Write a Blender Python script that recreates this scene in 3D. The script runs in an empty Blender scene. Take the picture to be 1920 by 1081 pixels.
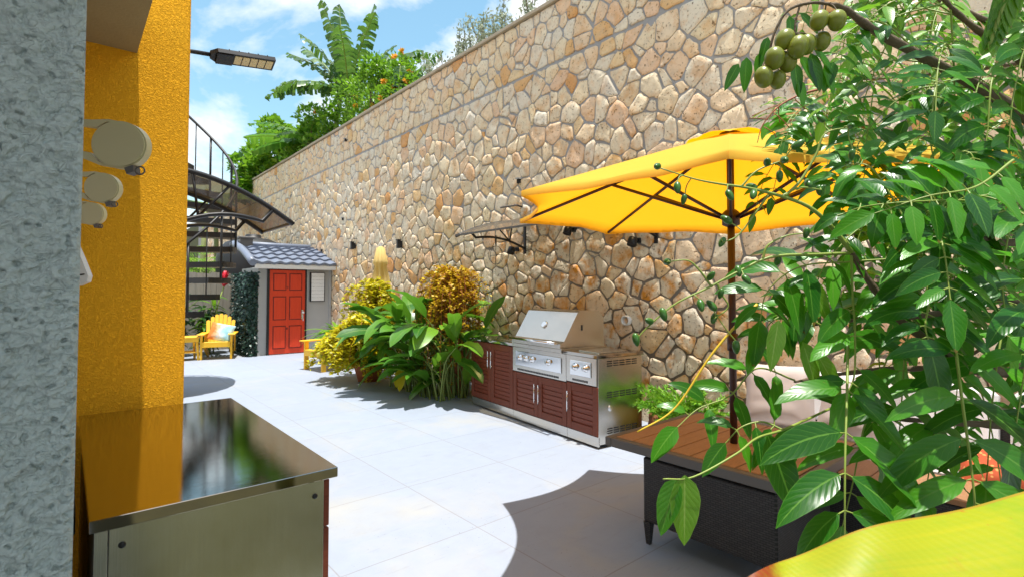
import bpy, math, random
from mathutils import Vector, Matrix, noise
V = Vector
R = random.Random(7)
rad = math.radians
scene = bpy.context.scene
COL = scene.collection

# ------------------------------------------------------------------ camera model
YAW = rad(-40.43); PITCH = rad(1.8); CAMH = 1.55; FPX = 980.0
CAM = V((0, 0, CAMH))
_f0 = V((math.sin(-YAW), math.cos(-YAW), 0)); RIGHT = V((math.cos(YAW), math.sin(YAW), 0))
FWD = _f0 * math.cos(PITCH) + V((0, 0, math.sin(PITCH)))
UPV = RIGHT.cross(FWD)
def ray(px, py):
    return FWD + RIGHT * ((px - 960) / FPX) - UPV * ((py - 514.2) / FPX)
def W(px, py, D):
    r = ray(px, py); return CAM + r * (D / r.dot(_f0))
def on_plane(px, py, axis, val):
    r = ray(px, py); k = (val - CAM[axis]) / r[axis]; return CAM + r * k

# ------------------------------------------------------------------ mesh builder
class MB:
    def __init__(s):
        s.v = []; s.f = []; s.uv = []; s.sm = []; s.mi = []
    def face(s, idx, uv=None, smooth=False, mi=0):
        s.f.append(tuple(idx)); s.uv.append(uv); s.sm.append(smooth); s.mi.append(mi)
    def add(s, *pts):
        n = len(s.v); s.v.extend(V(p) for p in pts); return range(n, n + len(pts))
    def box(s, x0, x1, y0, y1, z0, z1, M=None, bev=0.0, mi=0):
        if bev <= 0:
            c = [V((x, y, z)) for z in (z0, z1) for y in (y0, y1) for x in (x0, x1)]
            F = [(0,2,3,1),(4,5,7,6),(0,1,5,4),(2,6,7,3),(0,4,6,2),(1,3,7,5)]
            if M: c = [M @ p for p in c]
            n = len(s.v); s.v.extend(c)
            for f in F: s.face([n + i for i in f], mi=mi)
            return
        b = min(bev, (x1-x0)*.45, (y1-y0)*.45, (z1-z0)*.45)
        # chamfered box : 24 verts
        xs = (x0, x1); ys = (y0, y1); zs = (z0, z1); sg = (1, -1)
        n = len(s.v); idx = {}
        for i in (0,1):
            for j in (0,1):
                for k in (0,1):
                    p = [xs[i], ys[j], zs[k]]
                    for a in range(3):
                        q = list(p)
                        for c2, ijk in zip(range(3), (i, j, k)):
                            if c2 != a: q[c2] += b * sg[ijk]
                        # vertex on the face normal to axis a
                        q = V(q); idx[(i,j,k,a)] = len(s.v); s.v.append(M @ q if M else q)
        def quad(l, flip=False):
            s.face(l[::-1] if flip else l, mi=mi)
        for a in range(3):
            o = [c for c in range(3) if c != a]
            for e in (0,1):
                l = []
                for (p, q) in ((0,0),(1,0),(1,1),(0,1)):
                    t = [0,0,0]; t[a] = e; t[o[0]] = p; t[o[1]] = q
                    l.append(idx[(t[0],t[1],t[2],a)])
                fl = (e == 0)
                if a == 1: fl = not fl
                quad(l, fl)
        # edges
        for a in range(3):
            o = [c for c in range(3) if c != a]
            for p in (0,1):
                for q in (0,1):
                    t0 = [0,0,0]; t1 = [0,0,0]
                    t0[o[0]] = p; t0[o[1]] = q; t1[o[0]] = p; t1[o[1]] = q; t0[a] = 0; t1[a] = 1
                    A = idx[(*t0, o[0])]; B = idx[(*t0, o[1])]; C = idx[(*t1, o[1])]; D = idx[(*t1, o[0])]
                    fl = ((p + q) % 2 == 0)
                    if a == 1: fl = not fl
                    quad([A, B, C, D], fl)
        for i in (0,1):
            for j in (0,1):
                for k in (0,1):
                    l = [idx[(i,j,k,a)] for a in range(3)]
                    quad(l, (i + j + k) % 2 == 0)
    def tube(s, pts, r, n=8, caps=True, mi=0):
        pts = [V(p) for p in pts]
        m = len(pts)
        rs = r if isinstance(r, (list, tuple)) else [r] * m
        T = []
        for i in range(m):
            t = (pts[min(i+1, m-1)] - pts[max(i-1, 0)])
            T.append(t.normalized() if t.length > 1e-9 else V((0,0,1)))
        a = T[0].orthogonal().normalized()
        base = len(s.v)
        for i in range(m):
            a = (a - T[i] * a.dot(T[i]))
            a = a.normalized() if a.length > 1e-6 else T[i].orthogonal().normalized()
            b = T[i].cross(a)
            for k in range(n):
                th = 2*math.pi*k/n
                s.v.append(pts[i] + (a*math.cos(th) + b*math.sin(th)) * rs[i])
        for i in range(m-1):
            for k in range(n):
                k2 = (k+1) % n
                s.face([base+i*n+k, base+i*n+k2, base+(i+1)*n+k2, base+(i+1)*n+k], smooth=True, mi=mi)
        if caps:
            s.face([base+k for k in range(n)][::-1], mi=mi)
            s.face([base+(m-1)*n+k for k in range(n)], mi=mi)
    def lathe(s, prof, M=None, n=24, mi=0, smooth=True, caps=True):
        base = len(s.v)
        for (r, z) in prof:
            for k in range(n):
                th = 2*math.pi*k/n
                p = V((r*math.cos(th), r*math.sin(th), z)); s.v.append(M @ p if M else p)
        m = len(prof)
        for i in range(m-1):
            for k in range(n):
                k2 = (k+1) % n
                s.face([base+i*n+k, base+i*n+k2, base+(i+1)*n+k2, base+(i+1)*n+k], smooth=smooth, mi=mi)
        if caps:
            s.face([base+k for k in range(n)][::-1], mi=mi)
            s.face([base+(m-1)*n+k for k in range(n)], mi=mi)
    def prism(s, poly, h0, h1, M=None, mi=0):
        """poly in local xy, extruded along local z"""
        n = len(poly); b = len(s.v)
        for h in (h0, h1):
            for (x, y) in poly:
                p = V((x, y, h)); s.v.append(M @ p if M else p)
        s.face([b+i for i in range(n)][::-1], mi=mi); s.face([b+n+i for i in range(n)], mi=mi)
        for i in range(n):
            j = (i+1) % n; s.face([b+i, b+j, b+n+j, b+n+i], mi=mi)
    def ell(s, c, rx, rz, axis=V((0,0,1)), n=12, m=8, mi=0, pear=0.0):
        axis = axis.normalized(); q = axis.to_track_quat('Z', 'Y').to_matrix().to_4x4()
        M = Matrix.Translation(c) @ q
        pr = []
        for i in range(m+1):
            t = math.pi*i/m
            z = -math.cos(t); r = max(math.sin(t), 1e-3)
            pr.append((rx*r*(1+pear*z), rz*z))
        s.lathe(pr, M, n, mi)
    def quadleaf(s, p, d, nrm, L, Wd, fold=.25, mi=0):
        d = d.normalized(); side = d.cross(nrm)
        if side.length < 1e-5: side = d.orthogonal()
        side.normalize(); up = side.cross(d)
        m = p + d*L*.45
        lift = up*(Wd*.5*fold)
        i = s.add(p, m - side*Wd*.5 + lift, p + d*L - up*L*.08, m + side*Wd*.5 + lift)
        s.face([i[0], i[3], i[2]], [(.5,0),(1,.45),(.5,1)], True, mi)
        s.face([i[0], i[2], i[1]], [(.5,0),(.5,1),(0,.45)], True, mi)
    def leaf(s, p, d, nrm, L, Wd, droop=.5, seg=6, fold=.3, wav=0.0, prof=None, mi=0, g=V((0,0,-1)), twist=0.0):
        d = d.normalized(); pos = V(p); base = len(s.v)
        ph = R.random()*6
        for i in range(seg+1):
            t = i/seg
            side = d.cross(nrm)
            if side.length < 1e-4: side = d.orthogonal()
            side.normalize(); up = side.cross(d)
            if twist: side = (side*math.cos(twist*t) + up*math.sin(twist*t)); up = side.cross(d)
            if prof: w = prof(t)
            else: w = math.sin(math.pi*min(1, t**.75))**.8*(1-.25*t) if 0 < t < 1 else (.06 if t == 0 else 0.0)
            w *= Wd*.5
            cf, sf = math.cos(fold), math.sin(fold)
            wl = 1 + wav*math.sin(ph + i*2.3); wr = 1 + wav*math.sin(ph + 1.7 + i*2.6)
            s.v.extend([pos - side*w*cf + up*w*sf*wl, pos.copy(), pos + side*w*cf + up*w*sf*wr])
            d2 = d + g*(droop/seg)
            nrm = (nrm + d*(droop/seg)*.6).normalized()
            d = d2.normalized(); pos = pos + d*(L/seg)
        for i in range(seg):
            a = base+i*3; t0, t1 = i/seg, (i+1)/seg
            s.face([a, a+1, a+4, a+3], [(0,t0),(.5,t0),(.5,t1),(0,t1)], True, mi)
            s.face([a+1, a+2, a+5, a+4], [(.5,t0),(1,t0),(1,t1),(.5,t1)], True, mi)
    def build(s, name, mats, parent=None, loc=None):
        me = bpy.data.meshes.new(name)
        me.from_pydata([tuple(p) for p in s.v], [], s.f)
        if not isinstance(mats, (list, tuple)): mats = [mats]
        for m in mats: me.materials.append(m)
        me.polygons.foreach_set('use_smooth', s.sm)
        me.polygons.foreach_set('material_index', s.mi)
        if any(u is not None for u in s.uv):
            ul = me.uv_layers.new(name='UVMap'); flat = []
            for f, u in zip(s.f, s.uv):
                if u is None: flat.extend([0.0]*(2*len(f)))
                else:
                    for a, b in u: flat.extend((a, b))
            ul.data.foreach_set('uv', flat)
        me.update()
        o = bpy.data.objects.new(name, me); COL.objects.link(o)
        if parent is not None: o.parent = parent
        if loc is not None: o.location = loc
        return o

def tag(o, label=None, cat=None, group=None, kind=None):
    if label: o['label'] = label
    if cat: o['category'] = cat
    if group: o['group'] = group
    if kind: o['kind'] = kind
    return o
def thing(name, label, cat, loc=(0,0,0), rotz=0.0, group=None):
    o = bpy.data.objects.new(name, None); COL.objects.link(o)
    o.empty_display_size = .1; o.location = loc; o.rotation_euler = (0, 0, rotz)
    return tag(o, label, cat, group)
def copy_tree(o, parent=None):
    c = o.copy(); COL.objects.link(c)
    if parent is not None: c.parent = parent
    for ch in o.children: copy_tree(ch, c)
    return c
def spline(pts, n):
    pts = [V(p) for p in pts]
    P = [pts[0]*2 - pts[1]] + pts + [pts[-1]*2 - pts[-2]]
    out = []; m = len(pts) - 1
    for i in range(n+1):
        u = i/n*m; k = min(int(u), m-1); t = u - k
        a, b, c, d = P[k], P[k+1], P[k+2], P[k+3]
        out.append(.5*((2*b) + (c-a)*t + (2*a-5*b+4*c-d)*t*t + (3*b-a-3*c+d)*t**3))
    return out
def rv(s=1.0):
    return V((R.uniform(-s, s), R.uniform(-s, s), R.uniform(-s, s)))

# ------------------------------------------------------------------ materials
class NT:
    def __init__(s, name):
        s.m = bpy.data.materials.new(name); s.m.use_nodes = True
        s.t = s.m.node_tree; s.t.nodes.clear()
        s.out = s.n('ShaderNodeOutputMaterial')
    def n(s, ty, **kw):
        nd = s.t.nodes.new(ty)
        for k, v in kw.items():
            if k.startswith('i_'):
                key = k[2:].replace('_', ' ')
                nd.inputs[key].default_value = v
            else: setattr(nd, k, v)
        return nd
    def l(s, a, b): s.t.links.new(a, b)
    def coord(s, scale=(1,1,1), kind='Object'):
        tc = s.n('ShaderNodeTexCoord'); mp = s.n('ShaderNodeMapping')
        mp.inputs['Scale'].default_value = scale
        s.l(tc.outputs[kind], mp.inputs['Vector']); return mp.outputs['Vector']
    def noise(s, vec, scale, detail=4, rough=.55, dist=0.0):
        nd = s.n('ShaderNodeTexNoise'); nd.inputs['Scale'].default_value = scale
        nd.inputs['Detail'].default_value = detail; nd.inputs['Roughness'].default_value = rough
        nd.inputs['Distortion'].default_value = dist
        if vec is not None: s.l(vec, nd.inputs['Vector'])
        return nd.outputs['Fac']
    def ramp(s, fac, stops, interp='LINEAR'):
        nd = s.n('ShaderNodeValToRGB'); cr = nd.color_ramp; cr.interpolation = interp
        while len(cr.elements) < len(stops): cr.elements.new(.5)
        for e, (p, c) in zip(cr.elements, stops):
            e.position = p; e.color = (c, c, c, 1) if isinstance(c, (int, float)) else (*c, 1)
        s.l(fac, nd.inputs['Fac']); return nd.outputs['Color']
    def mix(s, fac, a, b, mode='MIX'):
        nd = s.n('ShaderNodeMix', data_type='RGBA', blend_type=mode)
        for sock, v in ((nd.inputs[0], fac), (nd.inputs[6], a), (nd.inputs[7], b)):
            if hasattr(v, 'default_value') or hasattr(v, 'is_linked'): s.l(v, sock)
            elif isinstance(v, (int, float)): sock.default_value = v
            else: sock.default_value = (*v, 1)
        return nd.outputs[2]
    def math(s, op, a, b=None, clamp=False):
        nd = s.n('ShaderNodeMath', operation=op, use_clamp=clamp)
        for i, v in enumerate((a, b)):
            if v is None: continue
            if isinstance(v, (int, float)): nd.inputs[i].default_value = v
            else: s.l(v, nd.inputs[i])
        return nd.outputs[0]
    def bump(s, h, strength=.4, dist=.01, normal=None):
        nd = s.n('ShaderNodeBump'); nd.inputs['Strength'].default_value = strength
        nd.inputs['Distance'].default_value = dist; s.l(h, nd.inputs['Height'])
        if normal is not None: s.l(normal, nd.inputs['Normal'])
        return nd.outputs['Normal']
    def bsdf(s, color, rough=.6, metal=0.0, normal=None, spec=.5, coat=0.0):
        b = s.n('ShaderNodeBsdfPrincipled')
        def put(k, v):
            if isinstance(v, (int, float)): b.inputs[k].default_value = v
            elif isinstance(v, tuple): b.inputs[k].default_value = (*v, 1)
            else: s.l(v, b.inputs[k])
        put('Base Color', color); put('Roughness', rough); put('Metallic', metal)
        put('Specular IOR Level', spec)
        if coat: put('Coat Weight', coat)
        if normal is not None: s.l(normal, b.inputs['Normal'])
        return b.outputs[0]
    def done(s, sh):
        s.l(sh, s.out.inputs['Surface']); return s.m
    def addmix(s, fac, a, b):
        nd = s.n('ShaderNodeMixShader')
        if isinstance(fac, (int, float)): nd.inputs[0].default_value = fac
        else: s.l(fac, nd.inputs[0])
        s.l(a, nd.inputs[1]); s.l(b, nd.inputs[2]); return nd.outputs[0]
    def rand(s):
        return s.n('ShaderNodeNewGeometry').outputs['Random Per Island']

def plain(name, col, rough=.55, metal=0.0, var=.15, scale=6, bump=0.0, bscale=60, stretch=(1,1,1), spec=.5, dirt=0.0):
    t = NT(name); v = t.coord(stretch)
    f = t.noise(v, scale, 5)
    c = t.mix(f, tuple(x*(1-var) for x in col), tuple(min(1, x*(1+var)) for x in col))
    if dirt:
        f2 = t.noise(v, scale*.37, 6, .65)
        c = t.mix(t.math('MULTIPLY', t.ramp(f2, [(.5, 0), (.72, 1)]), dirt), c, tuple(x*.45 for x in col))
    r = t.math('ADD', t.math('MULTIPLY', f, .2), rough - .1, True)
    nm = t.bump(t.noise(v, bscale, 4), bump, .01) if bump else None
    return t.done(t.bsdf(c, r, metal, nm, spec))

def leafmat(name, dark, mid, light, rough=.38, trans=.3, tcol=None, vein=None, spec=.5, veinscale=9.0, spots=None):
    t = NT(name)
    c = t.ramp(t.rand(), [(0, dark), (.45, mid), (.85, light), (1, tuple(min(1, x*1.25) for x in light))])
    v = t.coord((1,1,1)); c = t.mix(t.math('MULTIPLY', t.noise(v, 9, 3), .45), c, dark)
    nm = None
    if vein:
        uv = t.n('ShaderNodeTexCoord').outputs['UV']
        sp = t.n('ShaderNodeSeparateXYZ'); t.l(uv, sp.inputs[0])
        au = t.math('ABSOLUTE', t.math('SUBTRACT', sp.outputs[0], .5))
        mid_ = t.math('LESS_THAN', au, .03)
        ph = t.math('SUBTRACT', t.math('MULTIPLY', sp.outputs[1], veinscale), t.math('MULTIPLY', au, veinscale*.55))
        fr = t.math('FRACT', ph)
        sv = t.math('MULTIPLY', t.math('LESS_THAN', fr, .10), .35)
        edge = t.math('MULTIPLY', t.math('GREATER_THAN', au, .475), .5)
        m = t.math('MAXIMUM', t.math('MAXIMUM', mid_, sv), edge)
        c = t.mix(t.math('MULTIPLY', m, .75), c, vein)
        nm = t.bump(t.math('PINGPONG', ph, .5), .12, .004)
    if vein and name.startswith('plum'):
        rr_ = t.rand()
        tip = t.math('MULTIPLY', t.math('GREATER_THAN', t.math('ADD', sp.outputs[1], t.math('MULTIPLY', t.math('SUBTRACT', t.noise(v, 60, 3), .5), .2)), .93), t.math('GREATER_THAN', t.math('FRACT', t.math('MULTIPLY', rr_, 7.3)), .72))
        c = t.mix(t.math('MULTIPLY', tip, .8), c, (.20,.09,.02))
        bl = t.math('MULTIPLY', t.ramp(t.noise(v, 75, 3, .6), [(.69, 0), (.73, 1)]), t.math('GREATER_THAN', t.math('FRACT', t.math('MULTIPLY', rr_, 13.7)), .5))
        c = t.mix(t.math('MULTIPLY', bl, .6), c, (.16,.10,.02))
    if spots:
        c = t.mix(t.ramp(t.noise(v, 22, 4), [(.6, 0), (.68, 1)]), c, spots)
    a = t.bsdf(c, rough, 0, nm, spec)
    tr = t.n('ShaderNodeBsdfTranslucent')
    tc = t.mix(.5, c, tcol or tuple(min(1, x*2.2) for x in light)); t.l(tc, tr.inputs[0])
    return t.done(t.addmix(trans, a, tr.outputs[0]))

M = {}
def steel(name, col=(.60,.57,.52), rough=.22, scale=(1,1,60), var=.12):
    t = NT(name); v = t.coord(scale); f = t.noise(v, 8, 5)
    f2 = t.noise(t.coord((1,1,1)), 5, 5, .6)
    c = t.mix(f, tuple(x*(1-var) for x in col), tuple(min(1, x*(1+var)) for x in col))
    r = t.math('ADD', t.math('MULTIPLY', f2, rough*.8), rough*.6, True)
    return t.done(t.bsdf(c, r, 1.0, t.bump(f, .05, .002)))
M['steel'] = steel('brushed_steel')
M['steel_top'] = steel('steel_counter', (.42,.38,.33), .05, (1,30,1), .06)
M['steel_side'] = steel('steel_side', (.56,.56,.45), .25, (40,40,.6), .14)
M['steel_dark'] = steel('steel_dark', (.13,.13,.12), .3)
M['chrome'] = plain('chrome', (.8,.8,.8), .12, 1.0, .05)
M['black'] = plain('black_metal', (.018,.018,.02), .42, .3, .3)
M['blackplastic'] = plain('black_plastic', (.015,.015,.017), .5, 0, .2)
M['slot'] = plain('dark_slot', (.01,.01,.01), .8)
M['white'] = plain('white_paint', (.78,.78,.77), .45, 0, .05, dirt=.15)
M['cream'] = plain('cream_plastic', (.62,.56,.33), .42, 0, .06)
M['yellowwood'] = plain('yellow_painted_wood', (.80,.46,.02), .5, 0, .14, 5, .15, 40, (1,1,1), dirt=.2)
M['grey_shed'] = plain('shed_panel', (.42,.42,.41), .55, 0, .08, 4)
M['fence'] = plain('weathered_fence', (.33,.30,.25), .75, 0, .25, 3, .3, 30, (6,6,1), dirt=.4)
M['fascia'] = plain('fascia', (.74,.73,.70), .4, 0, .05)
M['rooftile'] = plain('roof_tile', (.17,.20,.27), .42, 0, .2, 9, .1, 50)
M['soil'] = plain('soil', (.07,.045,.03), .9, 0, .4, 12, .5, 40)
M['terracotta'] = plain('terracotta', (.36,.11,.04), .65, 0, .25, 8, .2, 50)
M['fabricgrey'] = plain('cushion_fabric', (.47,.42,.41), .85, 0, .07, 5, .25, 400)
M['fabricwhite'] = plain('seat_fabric', (.62,.60,.60), .85, 0, .06, 5, .25, 400)
M['rock'] = plain('rust_rock', (.33,.13,.05), .85, 0, .5, 9, .8, 22)
M['bark'] = plain('bark', (.12,.085,.05), .8, 0, .4, 18, .5, 60)
M['greenstem'] = plain('green_stem', (.17,.24,.05), .5, 0, .3, 25)
M['palestem'] = plain('pale_stem', (.24,.32,.055), .45, 0, .2, 25)
M['yellowstem'] = plain('yellow_stem', (.72,.48,.03), .5, 0, .15, 25)
M['redstem'] = plain('red_stem', (.36,.10,.04), .6, 0, .2, 25)
M['trunkgreen'] = plain('banana_stem', (.22,.25,.09), .55, 0, .35, 6)
M['fruit'] = None
t = NT('fruit_skin'); v = t.coord((1,1,1))
c = t.mix(t.noise(v, 30, 4), (.11,.15,.012), (.30,.32,.035))
c = t.mix(t.ramp(t.noise(v, 260, 2), [(.62, 0), (.7, 1)]), c, (.2,.16,.06))
M['fruit'] = t.done(t.bsdf(c, .33, 0, t.bump(t.noise(v, 120, 3), .12, .003)))
M['youngfruit'] = plain('young_fruit', (.045,.14,.02), .3, 0, .3, 60)
M['red'] = plain('red_bloom', (.55,.01,.03), .45, 0, .3, 30)

# door wood / cabinet wood
def wood(name, a, b, stretch, rough=.45, bump=.15, spec=.5):
    t = NT(name); v = t.coord(stretch)
    f = t.noise(v, 5, 6, .6, .6); f2 = t.noise(v, 22, 3)
    c = t.mix(f, a, b); c = t.mix(t.math('MULTIPLY', t.ramp(f2, [(.5, 0), (.7, 1)]), .5), c, tuple(x*.45 for x in a))
    return t.done(t.bsdf(c, rough, 0, t.bump(f2, bump, .004), spec))
M['cabwood'] = wood('mahogany_grain', (.125,.028,.013), (.24,.062,.030), (1.2,1.2,14), .45, .15, .25)
M['cabwood_b'] = wood('mahogany_frame', (.125,.030,.014), (.21,.058,.030), (1.2,1.2,10), .45, .15, .25)
M['darkwood'] = wood('dark_pole_wood', (.022,.006,.004), (.045,.012,.007), (1.2,1.2,10), .4)
M['tablewood'] = wood('teak_slats', (.22,.115,.052), (.38,.215,.10), (1.3,16,16), .5)
M['benchwood'] = wood('bench_slats', (.22,.11,.05), (.36,.20,.095), (1.3,16,16), .5)
t = NT('red_stained_pine'); v = t.coord((9,9,.8)); f = t.noise(v, 4, 5, .6, .4)
c = t.mix(f, (.52,.026,.005), (.78,.062,.012))
vo = t.n('ShaderNodeTexVoronoi'); vo.inputs['Scale'].default_value = 3.2; t.l(t.coord((1,1,.75)), vo.inputs['Vector'])
c = t.mix(t.ramp(vo.outputs['Distance'], [(.06, 1), (.11, 0)]), c, (.10,.008,.004))
M['reddoor_dark'] = plain('door_groove', (.16,.012,.004), .6, 0, .2)
M['reddoor'] = t.done(t.bsdf(c, .45, 0, t.bump(f, .15, .004)))

# stucco walls
def stucco(name, ca, cb, scale, strength, dist, fine, worm):
    t = NT(name); v = t.coord((1,1,1))
    n1 = t.noise(v, scale, 2, .5, .9)
    ridge = t.math('ABSOLUTE', t.math('SUBTRACT', n1, .5))
    r1 = t.ramp(ridge, [(0, 0), (.06, .75), (.2, 1)])
    n2 = t.noise(v, fine, 4, .6)
    h = t.math('ADD', t.math('MULTIPLY', r1, worm), t.math('MULTIPLY', n2, .7))
    c = t.mix(t.noise(v, 1.1, 5, .6), ca, cb)
    c = t.mix(t.math('MULTIPLY', t.noise(v, fine, 3), .08), c, tuple(x*.7 for x in ca))
    return t.done(t.bsdf(c, .95, 0, t.bump(h, strength, dist), .06))
M['bluestucco'] = stucco('pale_blue_stucco', (.46,.53,.52), (.53,.60,.58), 75, 1.0, .005, 210, .3)
M['yellowstucco'] = stucco('yellow_stucco', (.95,.44,.018), (.96,.49,.032), 62, .75, .012, 110, .8)
M['concrete'] = plain('soffit_concrete', (.30,.235,.11), .8, 0, .15, 3, .3, 60, dirt=.3)
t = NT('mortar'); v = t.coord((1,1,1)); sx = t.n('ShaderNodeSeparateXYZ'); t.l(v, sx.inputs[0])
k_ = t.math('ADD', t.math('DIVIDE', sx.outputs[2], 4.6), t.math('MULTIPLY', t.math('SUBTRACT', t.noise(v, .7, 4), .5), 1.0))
c = t.ramp(k_, [(.20, (.20,.16,.115)), (.50, (.34,.32,.30)), (.80, (.46,.47,.49))])  # browner low down, painting the shadow of the lower joints into the mortar
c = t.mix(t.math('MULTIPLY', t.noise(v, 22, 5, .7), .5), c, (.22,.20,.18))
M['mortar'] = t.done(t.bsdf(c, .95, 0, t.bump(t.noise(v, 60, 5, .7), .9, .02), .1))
M['coping'] = plain('coping', (.40,.34,.25), .85, 0, .25, 5, .4, 50)

# stones
t = NT('limestone'); v = t.coord((1,1,1)); rnd = t.rand()
c = t.ramp(rnd, [(0,(.80,.68,.52)),(.16,(.86,.78,.66)),(.30,(.78,.74,.68)),(.44,(.86,.74,.57)),(.56,(.80,.76,.71)),(.68,(.86,.70,.53)),(.80,(.82,.60,.46)),(.88,(.86,.76,.58)),(.95,(.80,.57,.33)),(1,(.68,.35,.15))])
c = t.mix(1.0, c, (1.0,.955,.84), 'MULTIPLY')
# per stone offset of the texture so that neighbours differ
mp = t.n('ShaderNodeVectorMath', operation='ADD'); t.l(v, mp.inputs[0])
cx = t.n('ShaderNodeCombineXYZ'); t.l(t.math('MULTIPLY', rnd, 57.0), cx.inputs[0]); t.l(t.math('MULTIPLY', rnd, 31.0), cx.inputs[2]); t.l(cx.outputs[0], mp.inputs[1])
vv = mp.outputs[0]
mott = t.noise(vv, 7, 6, .65)
c = t.mix(t.ramp(mott, [(.25, .6), (.52, 0)]), c, tuple((.52,.42,.31)))
stain_glow = t.ramp(t.noise(vv, 4.2, 6, .68), [(.48, 0), (.66, 1)])
# iron staining on lower courses, plus the canopies' amber glow painted around the grill
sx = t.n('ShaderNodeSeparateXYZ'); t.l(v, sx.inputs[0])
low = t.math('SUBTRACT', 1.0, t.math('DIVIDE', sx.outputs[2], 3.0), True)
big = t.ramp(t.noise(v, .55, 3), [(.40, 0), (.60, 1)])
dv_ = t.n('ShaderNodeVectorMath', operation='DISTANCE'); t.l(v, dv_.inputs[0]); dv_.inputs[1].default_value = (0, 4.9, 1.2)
glow_near = t.ramp(t.math('ADD', dv_.outputs['Value'], t.math('MULTIPLY', t.math('SUBTRACT', t.noise(v, .9, 4), .5), 1.6)), [(.25, 1), (.9, .85), (1, 0)])
glow_near = t.ramp(t.math('DIVIDE', dv_.outputs['Value'], 2.4), [(.35, 1), (.75, .55), (1, 0)])
amt = t.math('ADD', .45, t.math('MULTIPLY', t.math('MAXIMUM', t.math('MULTIPLY', low, big), glow_near), 1.0), True)
c = t.mix(t.math('MULTIPLY', stain_glow, amt), c, (.66,.29,.05))
pit = t.ramp(t.noise(vv, 34, 4, .65), [(.60, 0), (.66, 1)])
pit2 = t.ramp(t.noise(vv, 15, 2, .5), [(.70, 0), (.74, 1)])
pp = t.math('MAXIMUM', t.math('MULTIPLY', pit, .75), t.math('MULTIPLY', pit2, .8))
c = t.mix(pp, c, (.17,.09,.035))
h = t.math('SUBTRACT', t.math('ADD', t.math('MULTIPLY', mott, 1.0), t.math('MULTIPLY', t.noise(vv, 60, 4), .4)), t.math('MULTIPLY', pp, .7))
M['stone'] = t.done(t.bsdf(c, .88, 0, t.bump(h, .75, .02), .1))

# patio floor : painted concrete with sawn joints and dusty patches
t = NT('patio_concrete'); v = t.coord((1,1,1))
n1 = t.noise(v, .9, 6, .6, .5); n2 = t.noise(v, 7, 5, .6)
c = t.mix(n2, (.28,.325,.41), (.32,.37,.455))
c = t.mix(t.math('MULTIPLY', t.ramp(n1, [(.52, 0), (.72, 1)]), .5), c, (.43,.40,.31))
c = t.mix(t.math('MULTIPLY', t.ramp(t.noise(v, 2.3, 6, .7), [(.55, 0), (.75, 1)]), .35), c, (.26,.28,.33))
sp = t.n('ShaderNodeSeparateXYZ'); t.l(v, sp.inputs[0])
ca_ = t.n('ShaderNodeCombineXYZ')
for i_, off_ in ((0, 2.09), (1, 2.80)): t.l(t.math('FLOOR', t.math('DIVIDE', t.math('SUBTRACT', sp.outputs[i_], off_), .93)), ca_.inputs[i_])
wn_ = t.n('ShaderNodeTexWhiteNoise'); t.l(ca_.outputs[0], wn_.inputs['Vector'])
c = t.mix(t.math('MULTIPLY', wn_.outputs['Value'], .10), c, (.20,.21,.24))
scf = t.noise(t.coord((1.5, 9, 1)), 2.2, 5, .7)
c = t.mix(t.math('MULTIPLY', t.ramp(scf, [(.58, 0), (.70, 1)]), .22), c, (.20,.19,.20))
def joint(sock, off, pitch):
    wob = t.math('MULTIPLY', t.math('SUBTRACT', t.noise(v, 3, 3), .5), .012)
    q = t.math('FRACT', t.math('DIVIDE', t.math('ADD', t.math('SUBTRACT', sock, off), t.math('ADD', wob, 100*pitch)), pitch))
    d = t.math('MINIMUM', q, t.math('SUBTRACT', 1.0, q))
    return t.math('LESS_THAN', d, .0042)
jt = t.math('MAXIMUM', joint(sp.outputs[0], 2.09, .93), joint(sp.outputs[1], 2.80, .93))
c = t.mix(t.math('MULTIPLY', jt, .5), c, (.20,.17,.14))
grit = t.ramp(t.noise(v, 55, 2), [(.68, 0), (.71, 1)])
grit = t.math('MULTIPLY', grit, t.ramp(t.noise(v, 1.6, 3), [(.5, 0), (.62, 1)]))
c = t.mix(t.math('MULTIPLY', grit, .55), c, (.14,.12,.12))
hh = t.math('SUBTRACT', t.math('MULTIPLY', n2, .5), t.math('MULTIPLY', jt, 1.0))
M['floor'] = t.done(t.bsdf(c, t.math('ADD', .5, t.math('MULTIPLY', n1, .3)), 0, t.bump(hh, .25, .006), .35))
M['earth'] = plain('earth', (.16,.12,.08), .95, 0, .3, 2)
M['bed'] = plain('bed_soil', (.06,.06,.025), .95, 0, .5, 6, .6, 30)
M['lawn'] = plain('terrace_soil', (.09,.10,.04), .95, 0, .4, 2)

# parasol cloth
def cloth(name, col, tcol, k):
    t = NT(name); v = t.coord((1,1,1)); f = t.noise(v, 4, 4)
    c = t.mix(f, tuple(x*.93 for x in col), col)
    a = t.bsdf(c, .8, 0, t.bump(t.noise(v, 300, 2), .1, .002), .2)
    tr = t.n('ShaderNodeBsdfTranslucent'); tr.inputs[0].default_value = (*tcol, 1)
    return t.done(t.addmix(k, a, tr.outputs[0]))
M['canopy'] = cloth('yellow_canopy', (.96,.66,.09), (1.0,.39,.002), .52)
M['closedcloth'] = cloth('pale_yellow_cloth', (.86,.66,.26), (.95,.7,.2), .25)
# smoked polycarbonate
t = NT('smoked_sheet'); tp = t.n('ShaderNodeBsdfTransparent'); tp.inputs[0].default_value = (.50,.36,.17,1)
gl = t.bsdf((.20,.17,.135), .22, 0, None, .6)
M['smoked'] = t.done(t.addmix(.55, tp.outputs[0], gl))
# led panel lens
M['led'] = plain('led_lens', (.72,.62,.33), .3, 0, .15, 60)
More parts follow.
